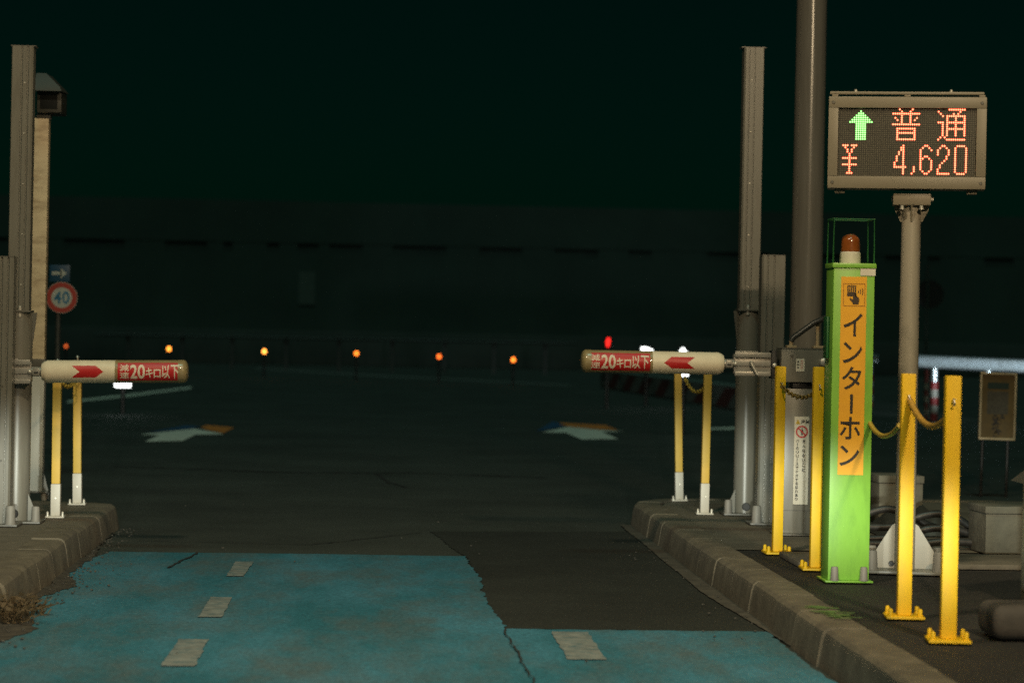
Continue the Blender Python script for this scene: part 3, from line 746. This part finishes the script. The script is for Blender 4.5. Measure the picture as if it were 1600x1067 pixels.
n4 = [[4], [3, 4], [3, 4], [2, 4], [2, 4], [1, 4], [1, 4], [1, 4], [0, 4], [0, 4], RG(0, 5), [4], [4], [4]]
n6 = [[2, 3], [1, 4], [0, 5], [0], [0], [0, 2, 3], [0, 1, 4], [0, 5], [0, 5], [0, 5], [0, 5], [0, 5], [1, 4], [2, 3]]
n2 = [[2, 3], [1, 4], [0, 5], [0, 5], [0, 5], [4], [4], [3], [2], [1], [1], [0], [0], RG(0, 5)]
n0 = [RG(1, 4)]+[[0, 5]]*12+[RG(1, 4)]
cm = [[]]*10+[[1], [1], [1], [0]]
arw = [[10], RG(9, 11), RG(8, 12), RG(7, 13), RG(6, 14), RG(5, 15)]+[RG(8, 12)]*8
pat(25, 0, fu, redd); pat(46, 0, tsu, redd); pat(2, 17, yen, redd); pat(26, 17, n4, redd); pat(34, 17, cm, redd)
pat(38, 17, n6, redd); pat(46, 17, n2, redd); pat(54, 17, n0, redd); pat(0, 1, arw, grn)
def dots(lst, rr, yy, n=8):
    mb = MB()
    for c, r in lst:
        x = cxo-PW+(c+.5)*pit; z = cb+PH-(r+.5)*(2*PH/32)
        mb.flat([(x+rr*math.cos(k*2*math.pi/n), yy, z+rr*math.sin(k*2*math.pi/n)) for k in range(n)])
    return mb
lit = set(redd) | set(grn)
dots([(c, r) for c in range(64) for r in range(32) if (c, r) not in lit], pit*.36, YF-.001, 6).build('unlit_led_dots', mat('unlit_led', (.095, .085, .055), .4, 0, .1), lf, 0)
for c0, r0, data in ((25, 0, fu), (46, 0, tsu), (2, 17, yen), (26, 17, n4), (34, 17, cm), (38, 17, n6), (46, 17, n2), (54, 17, n0)):
    g_ = []; pat(c0, r0, data, g_)
    dots(g_, pit*.40, YF-.002, 10).build('led_character', glow('led_orange', (1.0, .13, .06), 7.0), lf, 0)
dots(grn, pit*.40, YF-.002, 10).build('led_arrow', glow('led_green', (.30, 1.0, .22), 3.0), lf, 0)
# neck, pole, foot
r_ = 15/sc
mb = MB(); zN = zb-.012
MB().box(-.088, .088, -.07, .07, zb-.075, zb-.0205, .006).build('neck_box', SIGNF, t)
mb = MB()
for a in (-1, 1): mb.prism([(a*r_*.97, zb-.0755), (a*(r_+.036), zb-.0755), (a*(r_+.034), zb-.095), (a*(r_+.006), zb-.15), (a*r_*.97, zb-.15)], -.006, .006)
mb.rings([[Vector((-.004, -r_-.03, zb-.0755)), Vector((.004, -r_-.03, zb-.0755)), Vector((.004, -r_+.002, zb-.0755)), Vector((-.004, -r_+.002, zb-.0755))], [Vector((-.004, -r_-.004, zb-.15)), Vector((.004, -r_-.004, zb-.15)), Vector((.004, -r_+.002, zb-.15)), Vector((-.004, -r_+.002, zb-.15))]])
mb.build('neck_gusset', SIGNF, t)
for a in (-1, 1): bolt(t, a*.045, -.066, zb-.095, .009, .019)
for a in (-1, 1): MB().lathe([(0, .012), (.012, .010)], n=10, ax='X').xf(Matrix.Translation((a*.089-(.006 if a < 0 else 0), -.02, zb-.045))).build('bolt', STEEL, t)
MB().cyl((0, 0, .014), (0, 0, zb-.074), r_*1.08, r_, 28).build('pole', mat('sign_pole_paint', (.36, .32, .25), .36, 0, .06, 5, .01, 120, dirt=(.25, .22, .17), damt=.4, stretch=(6, 6, .6)), t)
PALE = mat('pale_foot_paint', (.42, .38, .31), .5, 0, .06, 6, dirt=(.34, .30, .24), damt=.5, dscale=6)
mb = MB()
for a in (-1, 1): mb.prism([(a*r_*1.06, .0145), (a*.148, .0145), (a*.148, .075), (a*.062, .215), (a*r_*1.06, .225)], -.006, .006)
mb.rings([[Vector((-.006, -.15, .0145)), Vector((.006, -.15, .0145)), Vector((.006, -r_, .0145)), Vector((-.006, -r_, .0145))], [Vector((-.006, -r_-.01, .21)), Vector((.006, -r_-.01, .21)), Vector((.006, -r_, .21)), Vector((-.006, -r_, .21))]]).build('foot_gusset', PALE, t, 30)
MB().box(-.19, .19, -.17, .17, 0, .0142, .003).build('base_plate', GREY, t)
for a in (-1, 1):
    for b in (-1, 1): bolt_cap(t, a*.155, b*.13, .092, .029, .0144)
MB().lathe([(0, .014), (.004, .012)], n=12).xf(Matrix.Translation((-.062, -.0065, .035)) @ Matrix.Rotation(R(90), 4, 'X')).build('drain_hole', BLKP, t)

# ================================================================== INTERCOM PILLAR
IB = P(1319.5, 906, G)
si = F/IB.y
zi = lambda py: Q(1322, py, IB.y).z-G
t = thing('intercom_pillar', 'bright green intercom pillar with orange panel and caged beacon lamp', 'intercom', IB, 0)
hw = 32.5/si; zt2 = zi(412)
MB().box(-hw, hw, -.085, .085, .0085, zt2-.022, .004).build('pillar_body', GREEN, t)
MB().box(-hw-.006, hw+.006, -.092, .092, zt2-.0218, zt2, .004).build('top_cap', GREEN, t)
MB().box(-hw-.016, hw+.014, -.115, .105, 0, .0083, .002).build('base_plate', GREEN, t)
for a in (-1, 1): bolt_cap(t, a*.066, -.102, .062, .0185, .0085)
# side cabinet / strap behind
MB().box(-hw-.014, -hw-.0005, -.02, .06, zi(560), zi(495), .002).build('side_clamp', GREEND, t)
yo = -.0875
xm = lambda px: (px-1324.5)/si     # across the panel
pz0, pz1 = zi(740), zi(433)
pn = MB().box(xm(1304), xm(1344.5), yo, -.0852, pz0, pz1, 0).build('orange_panel', ORANGE, t)
mb = MB(); yl = yo-.0012
xc = xm(1323.8)
put_glyph(mb, 'イ', xc, zi(507.5), 30/si, 36/si, yl, .012)
put_glyph(mb, 'ン', xc, zi(550.5), 31/si, 33/si, yl, .012)
put_glyph(mb, 'タ', xc-.5/si, zi(590), 31/si, 36/si, yl, .012)
mb.flat([(xc-2.2/si, yl, zi(645)), (xc+2.2/si, yl, zi(645)), (xc+2.2/si, yl, zi(615)), (xc-2.2/si, yl, zi(615))])
put_glyph(mb, 'ホ', xc-1.5/si, zi(667.5), 33/si, 35/si, yl, .012)
put_glyph(mb, 'ン', xc-2/si, zi(710), 31/si, 32/si, yl, .012)
mb.build('lettering', BLACK, pn)
# pictogram: framed square, intercom unit, waves, pressing hand
mb = MB(); a0, a1, b0, b1 = xm(1307.5), xm(1342), zi(478.5), zi(443.5); wl = .8/si
for q in ((a0, a1, b0, b0+wl), (a0, a1, b1-wl, b1), (a0, a0+wl, b0+wl, b1-wl), (a1-wl, a1, b0+wl, b1-wl)):
    mb.flat([(q[0], yl, q[2]), (q[1], yl, q[2]), (q[1], yl, q[3]), (q[0], yl, q[3])])
mb.build('pictogram_frame', mat('brown_line', (.30, .12, .01), .5), pn)
mb = MB()
def rect(x0, y0, x1, y1, yy=yl): mb.flat([(xm(x0), yy, zi(y1)), (xm(x1), yy, zi(y1)), (xm(x1), yy, zi(y0)), (xm(x0), yy, zi(y0))])
rect(1313.5, 457, 1328, 463.5)
for k in range(5): rect(1313.8+k*3, 447.5, 1315.6+k*3, 456.6)
rect(1313.5, 446.3, 1328, 447.2)
for i, rr in enumerate((4, 7.5, 11)):
    cxw, cyw = 1327, 456.0; n = 8; a_ = .5
    for k in range(n):
        t0, t1 = -a_+2*a_*k/n, -a_+2*a_*(k+1)/n
        mb.flat([(xm(cxw+rr*math.cos(t0)), yl, zi(cyw+rr*math.sin(t0))), (xm(cxw+(rr+1.1)*math.cos(t0)), yl, zi(cyw+(rr+1.1)*math.sin(t0))), (xm(cxw+(rr+1.1)*math.cos(t1)), yl, zi(cyw+(rr+1.1)*math.sin(t1))), (xm(cxw+rr*math.cos(t1)), yl, zi(cyw+rr*math.sin(t1)))])
hand = [(1322.5, 459), (1325.5, 458), (1326.6, 464), (1329, 463.6), (1330.6, 464.6), (1332.6, 465.4), (1332.8, 471), (1331.5, 475.5), (1323.5, 475.5), (1321.5, 472.5), (1317.3, 467.2), (1318.6, 465.6), (1323, 469)]
mb.flat([(xm(x), yl-.0006, zi(y)) for x, y in hand]); bmesh.ops.triangulate(mb.bm, faces=mb.bm.faces)
mb.build('pictogram', mat('dark_brown_ink', (.05, .03, .015), .5), pn)
MB().box(xm(1334), xm(1358), -.0885, -.0853, zi(431), zi(420), 0).build('white_sticker', STICK, t)
# beacon
bl = MB().lathe([(0, 16.5/si), (17/si, 16/si), (18.5/si, 14.5/si)], (xm(1323.5), 0, zt2+.0005), n=28).build('beacon_base', mat('ivory_plastic', (.60, .56, .46), .4), t)
md = mat('amber_lens', (.22, .062, .012), .22, 0, .2, 40, coat=.5)
pr_ = [(18.8/si, 15/si), (34/si, 14.6/si)]
for i in range(1, 9): pr_.append((34/si+12.5/si*math.sin(i/8*math.pi/2), 14.6/si*max(.04, math.cos(i/8*math.pi/2))))
MB().lathe(pr_, (xm(1323.5), 0, zt2+.0005), n=28).build('amber_dome', md, bl)
mb = MB(); rr = .0042; xa, xb = -hw+.0, hw-.002; zz = zi(343.5); ya, yb = -.07, .07
for yv in (ya, yb):
    mb.path([(xa, yv, zt2), (xa, yv, zz), (xb, yv, zz), (xb, yv, zt2)], rr, 8)
for xv in (xa, xb): mb.path([(xv, ya, zz), (xv, yb, zz)], rr, 8)
mb.build('beacon_cage', GREEND, t)
# covered rope from pillar to post
o1 = IB + Vector((hw, -.02, zi(657))); o2 = B3 + Vector((-.03, .0, .83-.04))
o2.z = Q(1402, 664, B3.y).z
hang_chain(o1, o2, .055, .0105, 'yellow rope sagging from the green pillar to a yellow post', mat('yellow_rope_cover', (.52, .36, .05), .5, 0, .2, 30), False)

# ================================================================== RIGHT SIDE CLUTTER
def conc_box(c, wd, dp, h, label):
    t = thing('concrete_box', label, 'concrete box', c, 0.03, 'concrete cable boxes on the island')
    MB().box(-wd/2, wd/2, 0, dp, 0, h*.84, .006).build('box_body', CONCL, t)
    MB().box(-wd/2-.006, wd/2+.006, -.008, dp+.006, h*.845, h, .006).build('lid', CONCL, t)
    return t
c = P(1407, 818, G); conc_box(c, .265, .3, zt_(1407, 743, c)-G, 'grey concrete box with lid behind the fee display pole')
c = P(1584, 866, G); conc_box(c, .30, .32, zt_(1584, 791, c)-G, 'larger concrete box with lid at right behind the foremost posts')
# tarpaulin heap and hoses
t0 = P(1470, 845, G)
mb = MB(); nx, ny = 26, 14; rd = random.Random(2); vs = []
for j in range(ny+1):
    row = []
    for i in range(nx+1):
        u, v = i/nx*2-1, j/ny*2-1
        h = max(0, 1-abs(u)**2.4)*max(0, 1-v*v)**.6
        h *= .17*(1-.45*(u+1)/2) * (1+.18*math.sin(u*7+v*2)+.1*math.sin(u*17-v*5))
        row.append(mb.bm.verts.new((u*.26, v*.22, h+.002*rd.random())))
    vs.append(row)
for j in range(ny):
    for i in range(nx): mb.bm.faces.new((vs[j][i], vs[j][i+1], vs[j+1][i+1], vs[j+1][i]))
o = mb.build('tarpaulin', TARP, None, 60, t0+Vector((-.02, .5, .002))); tag(o, 'crumpled dark tarpaulin heap between the two concrete boxes', 'tarpaulin')
hs = [[(1345, 806), (1385, 795), (1425, 806), (1455, 822), (1520, 835)],
      [(1345, 823), (1400, 822), (1440, 806), (1475, 803), (1505, 815), (1535, 842)],
      [(1350, 842), (1410, 838), (1450, 826), (1490, 826), (1530, 838)],
      [(1350, 858), (1400, 856), (1470, 846), (1530, 848)]]
for k, h_ in enumerate(hs):
    Yh = 12.5+.10*(3-k)
    raw = [Q(x, y, Yh) for x, y in h_]; pts = []
    for i in range(len(raw)-1):
        p_1 = raw[max(0, i-1)]; p0_ = raw[i]; p1_ = raw[i+1]; p2_ = raw[min(len(raw)-1, i+2)]
        for s in range(8):
            u = s/8; pts.append(.5*((2*p0_)+(p1_-p_1)*u+(2*p_1-5*p0_+4*p1_-p2_)*u*u+(3*p0_-p_1-3*p1_+p2_)*u**3))
    pts.append(raw[-1])
    for p in pts: p.z = max(p.z, G+.022)
    pts = [Vector((pts[0].x-.02, Yh, G+.022))]+pts+[Vector((pts[-1].x+.03, Yh, G+.022))]
    o = MB().path(pts, .020, 12).build('rubber_hose', RUB)
    tag(o, ['black rubber hose looping highest behind the display pole', 'black rubber hose arching beside the concrete box', 'black rubber hose lying in front of the tarpaulin', 'lowest black rubber hose along the island paving'][k], 'hose', 'black hoses piled on the island')

# payment machine at the right edge and plinth
pm = P(1630, 948, G)
t = thing('payment_machine', 'grey toll payment machine cut off by the right picture edge', 'toll machine', pm, 0)
sp_ = F/pm.y
MB().box(-.07, .40, 0, .10, .0, zt_(1600, 742, pm)-G, .012).build('cabinet', GREYD, t)
MB().box(-.074, -.0705, .02, .08, .06, .40, .001).build('side_panel', GREY, t)
zv = zt_(1600, 742, pm)-G
mb = MB(); mb.prism([(-.115, zv-.03), (-.055, zv+.015), (.42, zv+.26), (.42, zv+.0005), (-.06, zv+.0005)], -.10, .12); mb.build('sloped_visor', mat('visor_dark', (.06, .06, .05), .45), t)
MB().box(-.069, .39, -.006, -.0005, .1, zv-.06, .001).build('front_panel', ALU, t)
pb = P(1590, 1006, G)
o = MB().box(-.06, .35, -.02, .25, 0, .125, .05, 5).build('concrete_plinth', mat('plinth_concrete', (.06, .05, .04), .9, 0, .25, 9, .3, 50, dirt=(.035, .03, .025), damt=.7), None, 40, pb+Vector((.0, .12, 0))); tag(o, 'low rounded concrete plinth block in the lower right corner', 'plinth')

# notice board
NY = 19.0
a = Q(1528.5, 583, NY); b = Q(1584.5, 687, NY)
cxn = (a.x+b.x)/2; wn = (Q(1584, 640, NY).x-Q(1527.5, 640, NY).x)/2; zl, zh = Q(1556, 687, NY).z, Q(1556, 582, NY).z
t = thing('notice_board', 'framed brown notice board standing below the far guard rail', 'notice board', (cxn, NY, 0), 0.0, None, R(0.8))
mb = MB(); f = .016
mb.box(-wn, wn, -.02, .02, zl, zl+f, .002); mb.box(-wn, wn, -.02, .02, zh-f, zh, .002)
mb.box(-wn, -wn+f*.8, -.02, .02, zl+f+.0004, zh-f-.0004, .002); mb.box(wn-f*.8, wn, -.02, .02, zl+f+.0004, zh-f-.0004, .002)
mb.build('frame', mat('frame_bronze', (.50, .40, .25), .35, .1), t)
pnl = MB().box(-wn+f*.8+.0005, wn-f*.8-.0005, -.004, .012, zl+f+.0005, zh-f-.0005).build('notice_panel', mat('notice_brown', (.11, .07, .018), .5, 0, .2, 8, dirt=(.05, .042, .02), dscale=6, damt=.6), t)
sn = NY/F
mb = MB(); put_glyph(mb, '対', .008, zl+31*sn, 21*sn, 19*sn, -.0055, .06); put_glyph(mb, '応', .004, zl+13*sn, 21*sn, 18*sn, -.0055, .06)
mb.build('lettering', BLACK, pnl)
MB().box(-17*sn, 17*sn, -.0062, -.0045, zh-26*sn, zh-16*sn).build('dark_title_bar', mat('dark_green_print', (.008, .028, .022), .6), pnl)
MB().box(-17*sn, 17*sn, -.0056, -.0045, zh-66*sn, zh-30*sn).build('grey_print_block', mat('grey_print', (.062, .055, .038), .6, 0, .5, 60), pnl)
for sx in (-1, 1): MB().cyl((sx*wn*.7, .035, 0), (sx*wn*.7, .035, zh-.05), .012, n=10).build('leg', BLKP, t)

# ================================================================== LEFT ROAD SIGN
SY = 20.0
cS = Q(96, 465, SY); sS = SY/F
bz = Vector((cS.x-.03, SY+.05, 0))
t = thing('road_sign', 'round red ringed 40 speed sign under a blue arrow plate', 'road sign', bz)
MB().cyl((0, 0, 0), (0, 0, cS.z+50*sS), .022, n=14).build('pole', mat('dull_pole', (.05, .055, .05), .5), t)
ox = .03; oz = cS.z
def disc(r, y, th, x=ox, z=oz): return MB().lathe([(0, r), (th, r)], n=40).xf(Matrix.Translation((x, y, z)) @ Matrix.Rotation(R(90), 4, 'X'))
dsk = disc(24.2*sS, -.030, .006).build('speed_disc', SIGNW, t)
mb = MB(); n = 44
for k in range(n):
    a0, a1 = k*2*math.pi/n, (k+1)*2*math.pi/n
    mb.flat([(ox+r*sS*math.cos(a), -.0365, oz+r*sS*math.sin(a)) for r, a in ((23.6, a0), (23.6, a1), (16, a1), (16, a0))])
mb.build('red_ring', SIGNR, dsk)
mb = MB(); put_glyph(mb, '4', ox-6.3*sS, oz, 11.5*sS, 19*sS, -.0372, .02); put_glyph(mb, '0', ox+6.5*sS, oz+.2*sS, 11*sS, 19.5*sS, -.0372, .02)
mb.build('lettering', mat('sign_numeral_blue', (.02, .17, .32), .5), dsk)
az = Q(93, 427, SY).z; ax_ = Q(93, 427, SY).x-bz.x
ap = MB().box(ax_-15.5*sS, ax_+15.5*sS, -.035, -.030, az-13*sS, az+13*sS, .002).build('arrow_plate', SIGNB, t)
mb = MB(); mb.flat([(ax_+x*sS, -.0362, az+z*sS) for x, z in [(-12, 2.5), (3, 2.5), (1, 8), (11, 0), (1, -8), (3, -2.5), (-12, -2.5)]]); bmesh.ops.triangulate(mb.bm, faces=mb.bm.faces)
mb.build('white_arrow', SIGNW, ap)
MB().box(-.03, .05, -.0295, .02, oz-.02, oz+.02).build('clamp', GREYD, t)

# ================================================================== FAR BACKGROUND
# beacon lamps along the curve
BE = [(103, 541, 62, .35, (1, .16, .03)), (264, 545, 61, 1.0, (1, .30, .035)), (413, 549, 60, 1.15, (1, .33, .05)), (557, 552, 59, .8, (1, .21, .02)), (686, 557, 58, .62, (1, .16, .02)), (802, 562, 57, .9, (1, .20, .02))]
BL = ['faint far-left amber beacon lamp above the left barrier bar', 'amber beacon lamp just above the tip of the left bar', 'brightest amber beacon lamp, second from the left bar tip', 'amber beacon lamp in the middle of the far row', 'dull orange beacon lamp, second from the right in the row', 'orange beacon lamp at the right end of the far row']
for k, (px, py, Y, s, colr) in enumerate(BE):
    q = Q(px, py, Y)
    t = thing('beacon_lamp', BL[k], 'beacon lamp', (q.x, Y, 0), 0, 'amber beacon lamps along the curve')
    MB().cyl((0, 0, 0), (0, 0, q.z-.06), .03, n=10).build('post', BLKP, t)
    MB().lathe([(-.06, .04), (-.05, .055), (-.049, .03)], (0, 0, q.z), n=14).build('lamp_base', BLKP, t)
    r = .040 if s > .5 else .026
    MB().lathe([(-r*1.1, r*.6), (-r*.7, r*.95), (0, r), (r*.8, r*.8), (r*1.2, r*.3)], (0, 0, q.z), n=16).build('amber_lens', glow('beacon_glow_%d' % k, colr, 6.0*s), t)
# noise barrier wall
WY = 82.0
zw = Q(800, 322, WY).z; zs0, zs1 = Q(700, 400, WY).z, Q(700, 385, WY).z
t = thing('noise_barrier', 'long dim concrete noise barrier wall closing off the background', 'wall', (0, WY, 0), R(-.6))
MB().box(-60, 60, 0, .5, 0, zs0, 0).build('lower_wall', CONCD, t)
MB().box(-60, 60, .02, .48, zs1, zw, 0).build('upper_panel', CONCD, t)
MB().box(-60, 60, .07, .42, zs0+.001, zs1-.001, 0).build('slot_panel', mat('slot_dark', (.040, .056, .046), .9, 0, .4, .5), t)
x = -30; rd = random.Random(11)
while x < 30:
    wv = .3+rd.random()*1.6; MB().box(x, x+wv, .03, .068, zs0+.001, zs1-.001).build('slot_infill', CONCD, t); x += wv+.3+rd.random()*1.8
MB().box(Q(467, 450, WY).x, Q(492, 450, WY).x, -.03, -.001, Q(480, 476, WY).z, Q(480, 425, WY).z).build('door', mat('door_dark', (.10, .12, .10), .8), t)
MB().box(-60, 60, -.25, -.001, 0, 1.15, .04).build('base_ledge', mat('ledge', (.06, .07, .06), .9, 0, .2, .6), t)
# far guard fence posts
t = thing('guard_fence', 'dim steel guard fence running in front of the noise barrier', 'guard fence', (0, 72, 0))
for px in (200, 285, 363, 447, 530, 613, 695, 772, 852):
    q = Q(px, 545, 72); MB().box(q.x-.05, q.x+.05, -.05, .05, 0, 1.05, 0).build('post', mat('dull_steel', (.045, .05, .045), .6), t)
mb = MB(); xq0, xq1 = Q(150, 545, 72).x, Q(900, 545, 72).x
for z in (.95,): mb.cyl((xq0, -.08, z), (xq1, -.08, z), .045, n=10)
mb.build('rail', MATS['dull_steel'], t)

# red lamp, and white headlight glints built as glowing plates on added posts
def glow_post(px, py, Y, hw_, hh, name, label, m, cat, shape=None, tilt=0):
    q = Q(px, py, Y); t = thing(name, label, cat, (q.x, Y, 0))
    MB().cyl((0, .03, 0), (0, .03, q.z-hh), .03, n=10).build('post', BLKP, t)
    MB().box(-hw_-.02, hw_+.02, .0, .09, q.z-hh-.02, q.z+hh+.02, .01).build('glow_housing', BLKP, t)
    mb = MB(); sh = shape or [(-1, -1), (1, -1), (1, 1), (-1, 1)]
    mb.prism([(x*hw_, q.z+z*hh) for x, z in sh], -.03, -.001); mb.build('lens', m, t, 30)
    return t
glow_post(950, 535, 40, .035, .075, 'red_lamp', 'small red warning lamp above the tip of the right bar', glow('red_glow', (1, .02, .015), 2.2), 'warning lamp', [(-.6, -1), (.3, -1), (1, .2), (.8, 1), (-.3, 1), (-1, .2)])
WL = glow('white_glow', (.95, 1.0, .96), 5)  # glow put in for reflected headlight glints, not real lamps
glow_post(1011, 547, 42, .105, .05, 'headlight_glint', 'wedge shaped white headlight glint over the right bar', WL, 'headlight glint', [(-1, .1), (-.9, 1), (0, .85), (1, .0), (.4, -1), (-.2, -1)])
glow_post(1067, 549, 42, .062, .065, 'headlight_glint', 'small round white headlight glint over the red arrow of the right bar', WL, 'headlight glint', [(-.6, -1), (.6, -1), (1, -.2), (.4, .6), (0, 1), (-.5, .5), (-1, -.2)])
glow_post(192, 600.5, 34, .108, .038, 'reflection_glint', 'white rectangular reflected glint just under the left bar', WL, 'reflected glint')  # reflector glint imitated by an added glowing plate
glow_post(1068, 584.5, 30, .055, .022, 'reflection_glint', 'white reflected glint between the two posts under the right bar', WL, 'reflected glint')

# striped low barrier
a = P(938, 606, 0); b = P(1300, 668, 0)
d = (b-a); L = d.length; ang = math.atan2(d.y, d.x)
t = thing('striped_barrier', 'low barrier wall with faint red and white diagonal stripes', 'barrier', a, ang)
MB().box(0, L, 0, .3, 0, .42, .03).build('barrier_body', mat('barrier_body', (.14, .17, .15), .8, 0, .2, 2), t)
mbr, mbw = MB(), MB(); x = .1; k = 0
while x < L-2.0:
    m_ = mbr if k % 2 else mbw
    m_.flat([(x, -.003, .04), (x+1.0, -.003, .04), (x+1.9, -.003, .38), (x+.9, -.003, .38)]); x += 1.05; k += 1
mbr.build('red_stripe', mat('dull_red', (.16, .045, .035), .8), t, 0); mbw.build('white_stripe', mat('dull_white', (.24, .27, .24), .8), t, 0)

# guard rails on the right with striped posts
def rail(pts_pix, Y0, Y1, px0, px1, y0, y1, hgt, label, posts):
    a = Q(px0, y0, Y0); b = Q(px1, y1, Y1)
    t = thing('guard_rail', label, 'guard rail', (a.x, a.y, 0))
    hh = hgt/2
    prof = [(0, hh), (-.05, hh*.72), (-.05, hh*.4), (-.005, hh*.16), (-.005, -hh*.16), (-.05, -hh*.4), (-.05, -hh*.72), (0, -hh), (.012, -hh), (.012, hh)]
    rs = []
    for f_ in (0, .5, 1):
        p = a.lerp(b, f_)-Vector((a.x, a.y, 0)); rs.append([Vector((p.x, p.y+o, p.z+z)) for o, z in prof])
    MB().rings(rs).build('rail_beam', GALV, t, 50)
    for (px, sl) in posts:
        f_ = (px-px0)/(px1-px0); p = a.lerp(b, f_)-Vector((a.x, a.y, 0))
        po = MB().cyl((p.x, p.y+.07, 0), (p.x, p.y+.07, p.z+hh*.9), .045, n=14).build('post', GALV, t)
        if sl:
            for k in range(5):
                MB().lathe([(0, .056), (.119, .056)], (p.x, p.y+.07, p.z-.30-.12*k-.12), n=16).build('red_band' if k % 2 == 0 else 'white_band', mat('band_red', (.25, .02, .02), .5) if k % 2 == 0 else mat('band_white', (.30, .28, .24), .5), po)
    return t
rail(None, 36.6, 35.6, 1433, 1660, 564.5, 575, .19, 'bright galvanised guard rail at the far right, lit by an added spot', [(1463, True), (1548, False), (1640, True)])
rail(None, 44, 44, 1290, 1371, 559, 560.5, .15, 'short dim guard rail end between the intercom pillar and display pole', [(1361, True), (1300, False)])
# leaning striped traffic rod and thin sign pole
q = P(1447, 657, 0)
t = thing('marker_pole', 'dull red and white striped marker pole left of rail post', 'marker pole', q, 0, None, R(-1))
MB().cyl((0, 0, 0), (0, 0, .95), .028, n=12).build('shaft', mat('dull_red_pole', (.20, .04, .035), .6), t)
for k in range(3): MB().lathe([(0, .031), (.10, .031)], (0, 0, .08+.2*k), n=14).build('white_band', mat('dull_band_white', (.26, .22, .17), .6), t)
TP = 46.0; q = Q(1447, 540, TP)
t = thing('thin_sign_pole', 'thin dark sign pole with round plate seen above the guard rail', 'sign pole', (q.x, TP, 0))
MB().cyl((0, 0, 0), (0, 0, Q(1447, 412, TP).z), .03, n=10).build('pole', mat('dim_pole', (.05, .06, .05), .5), t)
MB().lathe([(0, .28), (.01, .28)], n=32).xf(Matrix.Translation((.06, .06, Q(1452, 460, TP).z)) @ Matrix.Rotation(R(90), 4, 'X')).build('round_plate', mat('dim_plate', (.012, .014, .013), .5), t)

# ================================================================== DRY WEEDS, GRAVEL
def weed(c, n, h, seed, label):
    rd = random.Random(seed); mb = MB()
    for i in range(n):
        a = rd.random()*6.28; r0 = rd.random()*.09; L = h*(.5+rd.random()*.7); le = rd.random()*1.1
        p = Vector((math.cos(a)*r0, math.sin(a)*r0, 0)); pts = [p]
        for k in range(1, 6):
            f_ = k/5; dr = Vector((math.cos(a), math.sin(a), 0))*L*le*f_*f_ + Vector((rd.gauss(0, .008), rd.gauss(0, .008), 0))
            pts.append(p+dr+Vector((0, 0, L*f_*(1-.45*le*f_))))
        mb.path(pts, [.0035, .003, .0028, .0024, .002, .001], 4)
        if rd.random() < .7:
            q = pts[3+rd.randrange(3)]; e = q+Vector((rd.gauss(0, .03), rd.gauss(0, .03), .02*rd.random())); s = Vector((.008, .004, .006))
            mb.flat([q, q.lerp(e, .5)+s, e, q.lerp(e, .5)-s])
    o = mb.build('dry_weed', WEED, None, 60, c); return tag(o, label, 'weed', 'dry weeds along the left kerb')
weed(P(20, 975, 0)+Vector((.0, 0, 0)), 90, .12, 1, 'tuft of dry brown weeds at the foot of the left kerb')
weed(P(35, 962, 0), 60, .09, 2, 'smaller dry weed tuft just right of the larger tuft')
mb = MB(); rd = random.Random(9)
def pebbles(n, f):
    for i in range(n):
        x, y = f(); r = .0018+.0055*rd.random()**4
        m = bmesh.ops.create_icosphere(mb.bm, subdivisions=1, radius=r)
        for v in m['verts']: v.co = Vector((v.co.x*(1+.4*rd.random()), v.co.y*(1+.4*rd.random()), v.co.z*.7)) + Vector((x, y, .012+r*.3))
def left(): s = rd.random(); return (XL+.02+abs(rd.gauss(0, .07)), 9.2+5.6*s)
def right(): s = rd.random(); return (XK-.02-abs(rd.gauss(0, .16)), 9.6+5.0*s)
pebbles(420, left); pebbles(110, right)
pebbles(120, lambda: (XL+.05+.25*rd.random(), 11.2+1.6*rd.random()))
pebbles(40, lambda: (rd.uniform(-1.3, 1.6), rd.uniform(9, 17)))
o = mb.build('gravel', PEBB, None, 0); o['kind'] = 'stuff'; o['label'] = 'loose grit and gravel gathered along the kerbs'
sheet('kerb_dirt', [(XL-.01, 8.0), (-1.47, 8.6), (-1.43, 9.3), (-1.32, 9.8), (-1.41, 10.3), (-1.45, 10.9), (-1.34, 11.45), (-1.43, 11.9), (-1.45, 13.4), (XL-.0, 14.5)], .0105, mat('kerb_dirt', (.050, .043, .034), .95, 0, .5, 14, .6, 60, dirt=(.10, .085, .06), dscale=12, damt=.6), amp=.008, seed=31)
